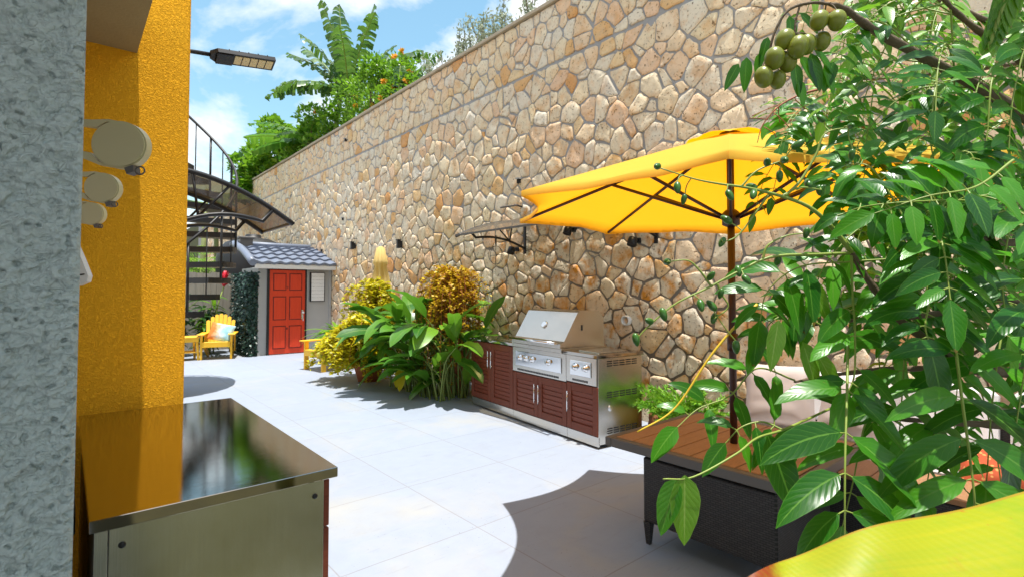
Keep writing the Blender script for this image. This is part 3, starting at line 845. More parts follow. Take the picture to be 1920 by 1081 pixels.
for (x0, x1) in ((0, 1.013), (1.017, 2.013), (2.017, GL)):
    b = MB(); b.box(x0, x1, .008, .028, .022, .118, bev=.002); b.build('kick_plate', M['steel'], gl_)
b = MB()
for x in (.1, 1.0, 1.9, 2.4):
    for y_ in (.08, .55): b.tube([(x,y_,0),(x,y_,.10)], .02, 8)
b.build('feet', M['black'], gl_)
def gdoor(x0, x1, z0, z1, hx):
    b = MB()
    b.box(x0, x0+.07, 0, .022, z0, z1, bev=.003); b.box(x1-.07, x1, 0, .022, z0, z1, bev=.003)
    b.box(x0+.071, x1-.071, 0, .022, z0, z0+.075, bev=.003); b.box(x0+.071, x1-.071, 0, .022, z1-.075, z1, bev=.003)
    d_ = b.build('door', M['cabwood_b'], gl_)
    b = MB(); n = max(4, int((z1-z0-.15)/.048)); hz = (z1-z0-.152)/n
    for k in range(n):
        zc = z0+.076+hz*(k+.5)
        Ml_ = Matrix.Translation((0,.016,zc)) @ Matrix.Rotation(rad(11), 4, 'X')
        b.box(x0+.072, x1-.072, -.006, .004, -hz*.50, hz*.50, Ml_, bev=.002)
    b.box(x0+.072, x1-.072, .022, .026, z0+.07, z1-.07)
    b.build('louvre', M['cabwood'], d_)
    hz0 = z1-.06-.26 if z1 > .7 else z1-.10-.20; hz1 = z1-.10 if z1 > .7 else z1-.09
    b = MB(); b.tube([(hx,-.028,hz0),(hx,-.028,hz1)], .0065, 10); b.tube([(hx,.0,hz0+.03),(hx,-.028,hz0+.03)], .005, 8); b.tube([(hx,.0,hz1-.03),(hx,-.028,hz1-.03)], .005, 8)
    b.build('handle', M['chrome'], d_)
gdoor(.004, .506, .125, .875, .47); gdoor(.511, 1.011, .125, .875, .545)
gdoor(1.019, 1.513, .125, .585, 1.478); gdoor(1.518, 2.012, .125, .585, 1.553)
gdoor(2.019, 2.481, .125, .60, 2.055)
def panel(x0, x1, z0, z1, knobs, zk):
    b = MB(); b.box(x0, x1, -.004, .028, z0, z1, bev=.003); pn = b.build('control_panel', M['steel'], gl_)
    b = MB(); b.box(x0+.07, x1-.07, -.014, -.0045, z0+.075, z1-.045, bev=.004); b.build('bezel', M['chrome'], pn)
    b = MB()
    n = int((x1-x0-.2)/.03)
    for k in range(n): b.box(x0+.1+k*.03, x0+.1+k*.03+.022, -.0055, -.0042, z0+.018, z0+.04)
    b.build('vent_slots', M['slot'], pn)
    for kx in knobs:
        Mk = Matrix.Translation((kx,-.0145,zk)) @ Matrix.Rotation(rad(90),4,'X')
        b = MB(); b.lathe([(.040,0),(.039,.006),(.030,.010),(.027,.034),(.022,.038),(.004,.039)], Mk, 22); b.box(kx-.005,kx+.005,-.058,-.052,zk-.02,zk+.02)
        b.build('knob', M['chrome'], pn)
panel(1.018, 2.013, .595, .884, (1.19,1.31,1.43,1.73), .77)
panel(2.017, GL-.013, .61, .884, (2.17,2.33), .775)
b = MB(); b.box(1.035, 1.965, -.03, GD+.01, .886, .935, bev=.006); b.build('firebox_rim', M['steel'], gl_)
b = MB(); Mh = Matrix.Rotation(rad(90),4,'Z') @ Matrix.Rotation(rad(90),4,'X')  # poly (y,z) extruded along x
Mh = Matrix(((0,0,1,0),(1,0,0,0),(0,1,0,0),(0,0,0,1)))
b.prism([(-.035,.937),(-.035,.985),(.02,1.01),(.215,1.315),(.25,1.33),(.52,1.33),(.60,1.26),(.60,.937)], 1.045, 1.955, Mh)
hd = b.build('hood', M['steel'], gl_)
b = MB(); b.box(1.935,1.9555,.02,.03,.95,.96); b.tube([(1.07,-.085,.995),(1.93,-.085,.995)], .014, 12)
for x in (1.10, 1.90): b.tube([(x,-.085,.995),(x,-.03,.975)], .010, 8)
b.build('handle', M['chrome'], hd)
b = MB(); Mt = Matrix.Translation((1.49,.115,1.165)) @ Matrix.Rotation(rad(57),4,'X')
b.lathe([(.042,-.004),(.042,.010),(.036,.014)], Mt, 24); b.build('thermometer', M['chrome'], hd)
b = MB(); b.box(1.9552,1.9575,.26,.285,1.12,1.18); b.build('spit_hole', M['slot'], hd)
b = MB(); b.box(.55,.95,.1,.5,.921,.926,bev=.002); b.box(2.1,2.4,.1,.5,.921,.93,bev=.002); b.build('burner_lid', M['steel'], gl_)

# ---- patio table ------------------------------------------------
TZ = .66
pt = thing('patio_table', 'square wood slatted patio table on a dark wicker base', 'table', (2.54, 1.0, 0))
TL, TD = 1.05, 1.10
b = MB(); fw = .045
b.box(0, TL, 0, fw, TZ-.055, TZ-.002, bev=.004); b.box(0, TL, TD-fw, TD, TZ-.055, TZ-.002, bev=.004)
b.box(0, fw, fw+.001, TD-fw-.001, TZ-.055, TZ-.002, bev=.004); b.box(TL-fw, TL, fw+.001, TD-fw-.001, TZ-.055, TZ-.002, bev=.004)
b.build('rim', M['greyframe'], pt)
b = MB(); n = 8; w = (TD-2*fw-.006)/n
for k in range(n):
    b.box(fw+.003, TL-fw-.003, fw+.003+k*w+.003, fw+.003+(k+1)*w-.003, TZ-.03, TZ, bev=.003)
b.build('tabletop', M['tablewood'], pt)
b = MB(); b.box(fw+.003, TL-fw-.003, fw+.003, TD-fw-.003, TZ-.04, TZ-.031); b.build('underboard', M['black'], pt)
b = MB(); b.box(.19, .92, .16, .96, .14, .53, bev=.01); b.build('wicker_base', M['wicker'], pt)
b = MB(); b.box(.21, .90, .18, .94, .531, .56, bev=.004); b.build('inner_tray', M['black'], pt)
for x in (.20, .88):
    for y_ in (.17, .92):
        b = MB(); b.prism([(0,0),(.035,0),(.035,.035),(0,.035)], .561, TZ-.056, Matrix.Translation((x,y_,0))); b.build('lift_post', M['greyframe'], pt)
        b = MB(); cx_, cy_ = x+.018, y_+.018
        b.lathe([(.017,.0),(.020,.02),(.033,.139)], Matrix.Translation((cx_,cy_,0)) @ Matrix.Rotation(rad(45),4,'Z'), 4, smooth=False); b.build('leg', M['wicker'], pt)

# wood topped bench next to the table
bn = thing('low_bench', 'low wood topped wicker bench between the table and the sofa', 'bench', (3.66, .55, 0))
b = MB()
for k in range(5): b.box(0, .42, k*.16+.003, k*.16+.157, .40, .43, bev=.003)
b.build('top', M['benchwood'], bn)
b = MB(); b.box(.02,.40,.02,.78,.06,.395,bev=.008); b.build('wicker_base', M['wicker'], bn)

# ---- open umbrella ------------------------------------------------
UC = V((3.0, 1.513, 0)); UR = 1.355; RIMZ = 2.047; APZ = 2.50
um = thing('patio_umbrella', 'open orange yellow patio umbrella over the slatted table', 'umbrella', UC)
b = MB(); b.tube([(0,0,.02),(0,0,APZ-.03)], .021, 14); b.tube([(0,0,1.2),(0,0,1.3)], .03, 14); b.build('pole', M['darkwood'], um)
va = [rad(161.6-45*k) for k in range(8)]
def rimz(r): return APZ - (APZ-RIMZ)*(r/UR)
b = MB(); NR, NA = 10, 10
ap0 = .10
for k in range(8):
    a0, a1 = va[k], va[(k+1)%8]
    P0 = V((math.cos(a0), math.sin(a0), 0)); P1 = V((math.cos(a1), math.sin(a1), 0))
    grid = []
    for i in range(NR+1):
        row = []
        rr = ap0 + (1-ap0)*i/NR
        for j in range(NA+1):
            q = j/NA; e = P0*(1-q)+P1*q
            bow = 4*q*(1-q)
            p = e*(UR*rr*(1 - .085*bow*rr**2)); p.z = APZ - (APZ-RIMZ)*rr - .020*bow*math.sin(math.pi*min(1,rr)*.95)*rr + .01*bow*rr + .010*noise.noise(V((p.x*5, p.y*5, k)))*bow + .004*math.sin(rr*40+j)*bow*rr
            row.append(p)
        grid.append(row)
    base = len(b.v)
    for row in grid: b.v.extend(row)
    for i in range(NR):
        for j in range(NA):
            a = base+i*(NA+1)+j; b.face([a, a+NA+1, a+NA+2, a+1], None, True)
    # hem: short folded edge
    hb_ = len(b.v)
    for j in range(NA+1): b.v.append(grid[NR][j]*1.0 + V((0,0,-.028)))
    for j in range(NA): b.face([base+NR*(NA+1)+j, hb_+j, hb_+j+1, base+NR*(NA+1)+j+1], None, True)
cn = b.build('canopy', M['canopy'], um)
b = MB(); base = len(b.v); n = 32
for i in range(5):
    rr = [0.01,.07,.14,.20,.25][i]
    for k in range(n):
        a = 2*math.pi*k/n + va[0]; lift = .016 + .016*abs(math.sin(4*(a-va[0])))*(i/4)
        b.v.append(V((rr*math.cos(a), rr*math.sin(a), rimz(rr)+lift)))
for i in range(4):
    for k in range(n): b.face([base+i*n+k, base+(i+1)*n+k, base+(i+1)*n+(k+1)%n, base+i*n+(k+1)%n], None, True)
b.build('vent_cap', M['canopy'], cn)
hubz = 1.98
for k in range(8):
    d = V((math.cos(va[k]), math.sin(va[k]), 0))
    b = MB(); b.tube([d*.05+V((0,0,rimz(.05)-.03)), d*(UR*.985)+V((0,0,RIMZ-.012))], .011, 8); rb = b.build('rib', M['darkwood'], um)
    b = MB(); b.tube([d*.04+V((0,0,hubz)), d*(UR*.52)+V((0,0,rimz(UR*.52)-.03))], .010, 8); b.build('strut', M['darkwood'], rb)
b = MB(); b.lathe([(.028,-.05),(.05,-.04),(.05,.03),(.03,.05)], Matrix.Translation((0,0,hubz)), 16); b.build('hub', M['darkwood'], um)
b = MB(); b.lathe([(.028,-.04),(.06,-.02),(.06,.03),(.03,.04)], Matrix.Translation((0,0,APZ-.04)), 16); b.build('crown_hub', M['darkwood'], um)

# ---- closed umbrella ------------------------------------------------
cu = thing('closed_umbrella', 'closed pale yellow umbrella standing behind the yellow leaved bush', 'umbrella', (4.55, 9.2, 0))
b = MB(); b.tube([(0,0,0),(0,0,2.45)], .024, 10); b.build('pole', M['greyframe'], cu)
b = MB(); n = 48; zs = [(.015,2.40),(.075,2.36),(.115,2.12),(.125,2.06),(.10,2.02),(.14,1.7),(.175,1.35),(.20,1.05),(.19,.95)]
base = len(b.v)
for i, (r_, z) in enumerate(zs):
    for k in range(n):
        a = 2*math.pi*k/n; amp = .02 if i < 2 else (.36 if i > 4 else .16)
        rr = r_*(1+amp*math.sin(8*a)+.06*math.sin(3*a+i*.4)); b.v.append(V((rr*math.cos(a), rr*math.sin(a), z+.02*math.sin(8*a)*(i in (3,8)))))
for i in range(len(zs)-1):
    for k in range(n): b.face([base+i*n+k, base+i*n+(k+1)%n, base+(i+1)*n+(k+1)%n, base+(i+1)*n+k], None, True)
b.build('cloth', M['closedcloth'], cu)

# ---- adirondack chairs ------------------------------------------------
def adirondack(label, loc, rz):
    """faces local -y"""
    t_ = thing('adirondack_chair', label, 'chair', loc, rz, 'yellow slatted garden chairs')
    m_ = M['yellowwood']
    for sx_ in (-1, 1):
        b = MB(); b.box(sx_*.30-.02, sx_*.30+.02, -.36, -.27, 0, .55, bev=.004); b.build('front_leg', m_, t_)
        b = MB(); b.prism([(-.33,.30),(-.27,.40),(.50,.10),(.50,0),(.40,0)], sx_*.265-.015, sx_*.265+.015, Mh); b.build('rear_leg', m_, t_)
        b = MB(); b.box(sx_*.31-.075, sx_*.31+.075, -.42, .36, .552, .578, bev=.006); b.build('armrest', m_, t_)
        b = MB(); b.box(sx_*.31-.02, sx_*.31+.02, .28, .33, .12, .551, bev=.003); b.build('arm_support', m_, t_)
    b = MB()
    for k in range(6):
        y_ = -.36+k*.095; z = .40-.028*k
        b.box(-.265, .265, y_, y_+.088, z-.02, z, bev=.004)
    b.box(-.28,.28,-.385,-.362,.28,.40,bev=.004); b.build('seat', m_, t_)
    b = MB(); Mb = Matrix.Translation((0,.20,.26)) @ Matrix.Rotation(rad(-22),4,'X')
    for k in range(7):
        x = -.27+k*.078; c_ = abs(k-3)
        h = .78-.02*c_**1.9
        xm = x+.035; fan = 1.14
        pl = [(x, 0), (x+.07, 0), (xm*fan+.04, h), (xm*fan, h+.025), (xm*fan-.04, h)]
        b.prism([(q[0], q[1]) for q in pl], -.011, .011, Mb @ Matrix(((1,0,0,0),(0,0,-1,0),(0,1,0,0),(0,0,0,1))))
    b.build('backrest', m_, t_)
    b = MB(); b.box(-.30,.30,.026,.05,.28,.34,Mb); b.build('back_rail', m_, t_)
    return t_
adirondack('yellow slatted garden chair with a blue cushion beside the ivy covered shed', (2.72, 13.75, 0), rad(-18))
adirondack('yellow slatted garden chair half hidden behind the yellow bush', (4.02, 10.35, 0), rad(-78))
def pillow(name, label, loc, w, h, t, rot, m_, cat='cushion', group=None):
    b = MB(); n = 18; base = len(b.v)
    for sgn in (1, -1):
        for i in range(n+1):
            for j in range(n+1):
                u = -1+2*i/n; v_ = -1+2*j/n
                pin = 1-.07*(u*u*v_*v_) ; ed = ((1-u**4)*(1-v_**4))
                x = u*w/2*(1-.05*(1-v_*v_)*abs(u)); z = v_*h/2*(1-.05*(1-u*u)*abs(v_))
                wr = .012*noise.noise(V((u*3, v_*3, sgn*2+w*9)))
                b.v.append(V((x, sgn*(t/2*max(ed,0)**.55+wr*max(ed,0)**.5), z)))
    for s_ in range(2):
        for i in range(n):
            for j in range(n):
                a = base+s_*(n+1)**2+i*(n+1)+j
                f = [a, a+n+1, a+n+2, a+1]; b.face(f if s_ else f[::-1], None, True)
    o = b.build(name, m_, None, loc); o.rotation_euler = rot; tag(o, label, cat, group); return o
pillow('throw_cushion', 'blue and orange tie dyed cushion on the yellow garden chair', (2.74, 13.55, .60), .50, .42, .16, (rad(-20), rad(14), rad(-18)), M['tiedye'])
# small side table
tb = thing('side_table', 'small yellow slatted side table left of the cushioned chair', 'side table', (1.98, 13.75, 0))
b = MB()
for k in range(5): b.box(-.32, .32, -.25+k*.1, -.25+k*.1+.092, .50, .525, bev=.004)
b.build('top', M['yellowwood'], tb)
for x in (-.27, .27):
    for y_ in (-.2, .2):
        b = MB(); b.tube([(x*1.12, y_*1.1, 0), (x, y_, .50)], .026, 6); b.build('leg', M['yellowwood'], tb)
b = MB(); b.box(-.28,.28,-.21,.21,.17,.19,bev=.004); b.build('shelf', M['yellowwood'], tb)
b = MB(); b.box(-.30,.30,-.235,-.215,.41,.499); b.build('apron', M['yellowwood'], tb)
b = MB(); b.lathe([(.05,0),(.085,.03),(.09,.06),(.08,.06),(.06,.02)], None, 16); o = b.build('small_bowl', M['terracotta'], None, (1.92, 13.72, .526)); tag(o, 'small brown bowl on the yellow side table', 'bowl')

# ---- sofa ------------------------------------------------
so = thing('outdoor_sofa', 'pale grey cushioned outdoor sofa along the foot of the stone wall', 'sofa', (4.2, -1.0, 0))
b = MB(); b.box(0, .88, 0, 3.1, .05, .30, bev=.015); b.box(.80,.90,0,3.1,.30,.72,bev=.015); b.build('wicker_frame', M['wicker'], so)
for k in range(4):
    b = MB(); b.box(.0, .70, .02+k*.77, .02+k*.77+.76, .302, .45, bev=.04); b.build('seat_cushion', M['fabricwhite'], so)
    b = MB(); b.box(-.09,.09,.03,.74,0,.42, Matrix.Translation((.70,.02+k*.77,.455)) @ Matrix.Rotation(rad(12),4,'Y'), bev=.05); b.build('back_cushion', M['fabricwhite'], so)
pillow('throw_cushion', 'plump grey cushion at the left end of the sofa', (4.46, 1.86, .70), .52, .50, .20, (rad(-14), 0, rad(-70)), M['fabricgrey'])
pillow('throw_cushion', 'wrinkled grey cushion on the sofa behind the hanging leaves', (4.45, 1.30, .68), .50, .46, .19, (rad(-18), rad(6), rad(-84)), M['fabricgrey'])
pillow('throw_cushion', 'orange printed cushion lying on the pale sofa seat', (4.28, .50, .49), .42, .36, .14, (rad(-68), 0, rad(-75)), M['orangeprint'])
pillow('throw_cushion', 'orange printed cushion at the right end of the sofa', (4.38, -.10, .62), .46, .42, .16, (rad(-35), 0, rad(-85)), M['orangeprint'])
# ================================================================== PLANTS
UP = V((0,0,1))
def rdir(up=0.0):
    a = R.uniform(0, 2*math.pi); return V((math.cos(a), math.sin(a), up)).normalized()
def lance(t):                                       # lanceolate with a drawn out tip
    if t <= 0: return .05
    if t >= 1: return 0.0
    return (math.sin(math.pi*t**.72)**.75)*(1-.12*t) if t < .8 else .52*((1-t)/.2)**.8
def paddle_prof(t):
    if t <= .02: return .10
    if t >= 1: return 0.0
    return min(1, (t/.25)**.7)*(1 if t < .6 else math.cos((t-.6)/.4*math.pi/2)**.8)

def cloud(mb, centers, n, L, Wd, out=.6, updir=.3, mi=0, shell=.55):
    """n small leaves spread through a set of (centre, radii) clumps"""
    tot = sum(c[1][0]*c[1][1]+c[1][2]**2 for c in centers)
    for (c, r) in centers:
        k = int(n*(r[0]*r[1]+r[2]**2)/tot)
        for _ in range(k):
            d = V((R.gauss(0,1), R.gauss(0,1), R.gauss(0,1))).normalized()
            q = R.uniform(shell, 1.0)**.6*R.uniform(.75,1.08)
            p = V(c) + V((d.x*r[0], d.y*r[1], d.z*r[2]))*q
            dd = (d*out + rv(.7) + V((0,0,updir)))
            nn = (UP + rv(.7)).normalized()
            s = R.uniform(.65, 1.3)
            mb.quadleaf(p, dd, nn, L*s, Wd*s, R.uniform(.1,.6), mi)
def clumps(c, r, n, rr):
    out = []
    for _ in range(n):
        d = rv().normalized()*R.uniform(.3,1)**.5
        s = R.uniform(.7,1.3)
        out.append(((c[0]+d.x*r[0], c[1]+d.y*r[1], c[2]+d.z*r[2]), (rr*s, rr*s, rr*s*.85)))
    return out

# ---- yellow leaved bush ------------------------------------------------
def strands(mb, c, n, spread, rise, L0, leafL, leafW, drop):
    st_ = MB()
    for _ in range(n):
        d = rdir(); r_ = R.uniform(.2,1)*spread; h = rise*R.uniform(.55,1.1)
        p0 = V(c) + V((R.uniform(-.08,.08), R.uniform(-.08,.08), 0))
        p1 = p0 + d*r_*.45 + V((0,0,h)); p2 = p0 + d*r_*.95 + V((0,0,h*R.uniform(.6,.95))); p3 = p0 + d*(r_*1.15) + V((0,0,h*R.uniform(.2,.8)-drop*R.random()))
        pts = spline([p0,p1,p2,p3], 16); st_.tube(pts, .004, 4, False)
        for q in pts[4:]:
            for _k in range(L0):
                dd = rdir(R.uniform(-.5,.8)); mb.quadleaf(q + rv(.03), dd, (UP+rv(.8)).normalized(), leafL*R.uniform(.6,1.3), leafW*R.uniform(.6,1.3), .3)
    return st_
yb = thing('yellow_bush', 'bushy yellow leaved shrub cascading over the patio left of the big paddle leaves', 'shrub', (4.02, 8.55, 0))
b = MB(); s_ = strands(b, (-.05,.1,.25), 90, .72, .78, 8, .085, .06, .25)
s2 = strands(b, (.22,.25,.7), 48, .42, .95, 8, .080, .056, .15)
s3 = strands(b, (-.15,.25,.30), 40, .50, .55, 7, .075, .05, .35)
s4 = strands(b, (-.05,-.45,.18), 24, .40, .42, 6, .06, .04, .25)
b.build('foliage', M['croton'], yb); s_.build('stems', M['redstem'], yb); s2.build('stems', M['redstem'], yb)
b = MB(); b.lathe([(.18,0),(.26,.28),(.28,.30),(.27,.33),(.24,.32),(.22,.28)], None, 24); b.build('pot', M['terracotta'], yb)

# ---- orange cascading bush ------------------------------------------------
ob = thing('orange_bush', 'tall mound of orange and yellow small leaves trailing above the paddle leaves', 'shrub', (4.55, 6.72, 0))
b = MB(); s_ = strands(b, (0,0,1.15), 70, .52, .66, 6, .06, .044, .9)
s2 = strands(b, (-.12,-.12,1.05), 40, .46, .50, 6, .052, .036, 1.4)
b.build('foliage', M['crotonorange'], ob); s_.build('stems', M['redstem'], ob); s2.build('stems', M['redstem'], ob)
b = MB(); b.tube([(0,0,.6),(.02,0,1.2)], .03, 8); b.build('trunk', M['bark'], ob)
b = MB(); b.lathe([(.18,0),(.24,.5),(.26,.62),(.23,.62),(.2,.55)], None, 24); b.build('pot', M['terracotta'], ob)

# ---- big paddle leaved plant ------------------------------------------------
pp_ = thing('paddle_leaf_plant', 'lush plant of big glossy green paddle leaves between yellow bush and grill', 'plant', (4.24, 7.02, 0))
b = MB(); sb = MB()
def paddle_leaf(base, d, stemL, Lf, Wf, droop):
    p1 = base + V((d.x*.25, d.y*.25, 1)).normalized()*stemL*.6; p2 = p1 + (d*.7+UP*.55).normalized()*stemL*.4
    sb.tube(spline([base, p1, p2], 6), [.014,.013,.012,.011,.010,.008,.006], 6, False)
    b.leaf(p2, (d*1.0 + UP*R.choice((R.uniform(.1,.6), R.uniform(.7,1.8)))).normalized(), (UP*.8 - d*.3 + rv(.25)).normalized(), Lf, Wf, droop, 9, R.uniform(.12,.4), .3, paddle_prof, twist=R.uniform(-.5,.5))
for k in range(135):
    dy = R.uniform(-.75,.85)
    base = V((R.uniform(-.25,.3), dy, 0)); a = R.uniform(0, 2*math.pi)
    d = V((math.cos(a) - .6, math.sin(a) + .05, 0)).normalized()*R.uniform(.55,1)
    h = R.uniform(.2,1.35)*(1 - .20*abs(dy)) if k < 85 else R.uniform(.75,1.3)
    paddle_leaf(base, d, h, R.uniform(.55,.85), R.uniform(.17,.25), R.uniform(.7,1.7))
for (dx, dy, h, L_) in ((.2,-.10,1.15,.80),(.35,.05,1.1,.72),(.25,.15,1.0,.7)):
    paddle_leaf(V((dx,dy,0)), V((.3,R.uniform(-.4,.4),0)), h, L_, .2, .15)
    b.leaf(V((dx+.05,dy,h)), V((R.uniform(-.2,.2),R.uniform(-.25,.25),1)), V((-.8,-.7,0)).normalized(), L_, .2, .1, 8, .3, .2, paddle_prof)
for (dx, dy, h) in ((.3,-.85,.7),(.25,-.8,.9)):
    paddle_leaf(V((dx,dy+.2,0)), V((-.2,-.6,0)).normalized(), h, .6, .17, .5)
b.build('leaves', M['bigleaf'], pp_); sb.build('stalks', M['greenstem'], pp_)
for k in range(5):
    b = MB(); base = V((R.uniform(-.45,-.1), R.uniform(-.95,.6), R.uniform(.35,.75))); b.leaf(base, V((-.5,R.uniform(-.5,.3),-.4)), V((-.5,-.5,.6)), R.uniform(.25,.36), .12, 1.2, 7, .3, .4, paddle_prof)
    b.build('yellowing_leaf', M['plumfresh'] if k%2 else M['croton'], pp_)

# ---- strappy pot plant behind right chair ------------------------------------------------
def rosette(name, label, loc, n, L_, Wd, mt, cat='plant', up=(.3,1.3), pot=None, droop=(.6,1.6), grp=None, base_h=0.0):
    t_ = thing(name, label, cat, loc, R.uniform(0,6), grp); b = MB()
    for k in range(n):
        a = 2*math.pi*k/n + R.uniform(-.3,.3); d = V((math.cos(a), math.sin(a), R.uniform(*up))).normalized()
        b.leaf(V((d.x*.03, d.y*.03, base_h+R.uniform(0,.08))), d, (UP*1.0 - V((d.x,d.y,0))*.5).normalized(), L_*R.uniform(.7,1.15), Wd*R.uniform(.8,1.2), R.uniform(*droop), 7, .3, .15, lance)
    b.build('leaves', mt, t_)
    if pot:
        b = MB(); r_ = pot; b.lathe([(r_*.7,0),(r_,base_h*.9),(r_*1.08,base_h*.93),(r_*1.05,base_h),(r_*.9,base_h),(r_*.85,base_h*.85)], None, 20); b.build('pot', M['terracotta'], t_)
    return t_
rosette('strap_leaf_plant', 'green strap leaved potted plant behind the half hidden yellow chair', (4.62, 11.3, 0), 60, .75, .11, M['bushgreen'], pot=.2, base_h=.5)
# ---- juniper in a yellow planter ------------------------------------------------
ju = thing('juniper_bush', 'feathery low green juniper in a mustard planter right of the grill', 'shrub', (4.78, 2.92, 0))
b = MB()
for k in range(46):
    a = R.uniform(0, 2*math.pi); d = V((math.cos(a), math.sin(a), R.uniform(.0,.8))).normalized()
    p = V((R.uniform(-.08,.08), R.uniform(-.22,.22), .30)); ln = R.uniform(.24,.46)
    pts = spline([p, p+d*ln*.5+UP*.03, p+d*ln+UP*.02], 12)
    for i, q in enumerate(pts[1:]):
        tdir = (pts[i+1]-pts[i]).normalized()
        for _ in range(9): b.quadleaf(q, (tdir*.8+rv(.7)), rv().normalized(), R.uniform(.04,.08), .016, .2)
b.build('foliage', M['juniper'], ju)
M['mustard'] = plain('mustard_glaze', (.52,.36,.03), .4, 0, .15, 6)
b = MB(); b.lathe([(.16,0),(.22,.22),(.245,.27),(.235,.30),(.21,.30),(.20,.26)], None, 28); b.build('planter', M['mustard'], ju)
b = MB(); b.lathe([(.001,.27),(.205,.275)], None, 20, caps=False); b.build('soil', M['soil'], ju)
b = MB(); n = 14
base = len(b.v)
for i in range(n+1):
    for k in range(20):
        th = math.pi*i/n; a = 2*math.pi*k/20
        d = V((math.sin(th)*math.cos(a), math.sin(th)*math.sin(a), -math.cos(th)))
        b.v.append(V((d.x*.16, d.y*.15, .17+d.z*.19))*(1+.30*noise.noise(d*1.9)+.08*noise.noise(d*6)))
for i in range(n):
    for k in range(20): b.face([base+i*20+k, base+i*20+(k+1)%20, base+(i+1)*20+(k+1)%20, base+(i+1)*20+k], None, True)
o = b.build('rust_boulder', M['rock'], None, (4.86, 3.22, -.02)); tag(o, 'rust brown boulder between the grill side and the juniper planter', 'boulder')
# terracotta pots near the sofa, seen through the leaves
for i, (x, y_, s_, lb) in enumerate(((2.72, .45, 1.0, 'large terracotta pot on the patio right of the slatted table'), (3.15, -.05, .8, 'smaller terracotta pot farther right beside the low bench'))):
    t_ = thing('terracotta_pot', lb, 'pot', (x, y_, 0), 0, 'terracotta pots')
    b = MB(); b.lathe([(.13*s_,0),(.20*s_,.33*s_),(.23*s_,.34*s_),(.23*s_,.40*s_),(.20*s_,.40*s_),(.18*s_,.33*s_)], None, 28); b.build('pot_body', M['terracotta'], t_)
    b = MB(); b.lathe([(.001,.36*s_),(.185*s_,.36*s_)], None, 20, caps=False); b.build('soil', M['soil'], t_)
    b = MB()
    for k in range(16):
        d = rdir(R.uniform(.4,1.4)); b.leaf(V((0,0,.36*s_)), d, UP, R.uniform(.2,.36), .07, 1.2, 6, .3, .1, lance)
    b.build('leaves', M['plumleaf'], t_)

# ---- plants below the staircase ------------------------------------------------
def leafy(name, label, loc, n, h, L_, Wd, mt, spread=.4, cat='shrub', grp=None):
    t_ = thing(name, label, cat, loc, 0, grp); b = MB(); sm = MB()
    for k in range(n):
        d = rdir(); base = V((R.uniform(-.1,.1), R.uniform(-.1,.1), 0)); hh = h*R.uniform(.5,1)
        top = base + d*spread*R.uniform(.2,1) + UP*hh; pts = spline([base, base+UP*hh*.6+d*.05, top], 8); sm.tube(pts, .008, 5, False)
        for q in pts[2:]:
            for _ in range(2): b.leaf(q, rdir(R.uniform(-.1,.7)), (UP+rv(.4)).normalized(), L_*R.uniform(.7,1.2), Wd, R.uniform(.5,1.4), 5, .25, .1, lance)
    b.build('leaves', mt, t_); sm.build('stems', M['greenstem'], t_); return t_
leafy('dark_shrub', 'dark leafy shrub behind the yellow side table', (1.95, 14.7, 0), 26, 1.5, .34, .10, M['darkplant'], .6)
leafy('dark_shrub', 'dark leafy shrub against the fence behind the cushioned yellow chair', (2.75, 14.9, 0), 18, 1.2, .30, .09, M['darkplant'], .45)
rosette('strap_leaf_plant', 'dark strap leaved plant left of the yellow side table', (1.35, 13.9, 0), 36, .6, .07, M['darkplant'], base_h=.3, pot=.16)
gi = leafy('ginger_plant', 'tall ginger plant with a red flower between the stairs and the shed', (2.72, 14.75, 0), 4, 1.5, .50, .11, M['bushgreen'], .32, 'plant')
b = MB(); b.ell(V((.30,-.05,1.85)), .07, .20, V((.05,0,1)), 10, 8)
for k in range(70):
    a = R.uniform(0,6.28); z = R.uniform(-.16,.18); b.quadleaf(V((.30+.055*math.cos(a), -.05+.055*math.sin(a), 1.85+z)), V((math.cos(a),math.sin(a),.9)), V((math.cos(a),math.sin(a),-.5)), .07, .04, .3)
b.build('flower', M['red'], gi)
b = MB(); b.tube([(0,0,0),(.15,-.1,1.2),(.30,-.05,1.7)], .014, 6); b.build('stalk', M['palestem'], gi)
# ivy panel on the side of the shed
iv = thing('ivy_panel', 'dark bluish ivy covering the left side of the shed', 'ivy', (3.42, 14.2, 0))
b = MB(); b.box(-.02,.04,-.66,.8,.0,2.0); b.build('backing', M['blackplastic'], iv)
b = MB()
for k in range(2600):
    p = V((-.03-R.random()*.16, R.uniform(-.72,.82), R.uniform(.05,2.0))); b.quadleaf(p, (V((-.5,0,-.5))+rv(.8)), (V((-.8,-.3,.4))+rv(.5)).normalized(), R.uniform(.05,.11), R.uniform(.04,.07), .3)
for k in range(500):
    p = V((R.uniform(-.14,.04), -.70-R.random()*.08, R.uniform(.05,2.0))); b.quadleaf(p, (V((0,-.5,-.5))+rv(.8)), (V((-.2,-.8,.4))+rv(.5)).normalized(), R.uniform(.05,.11), R.uniform(.04,.07), .3)
b.build('foliage', M['ivy'], iv)

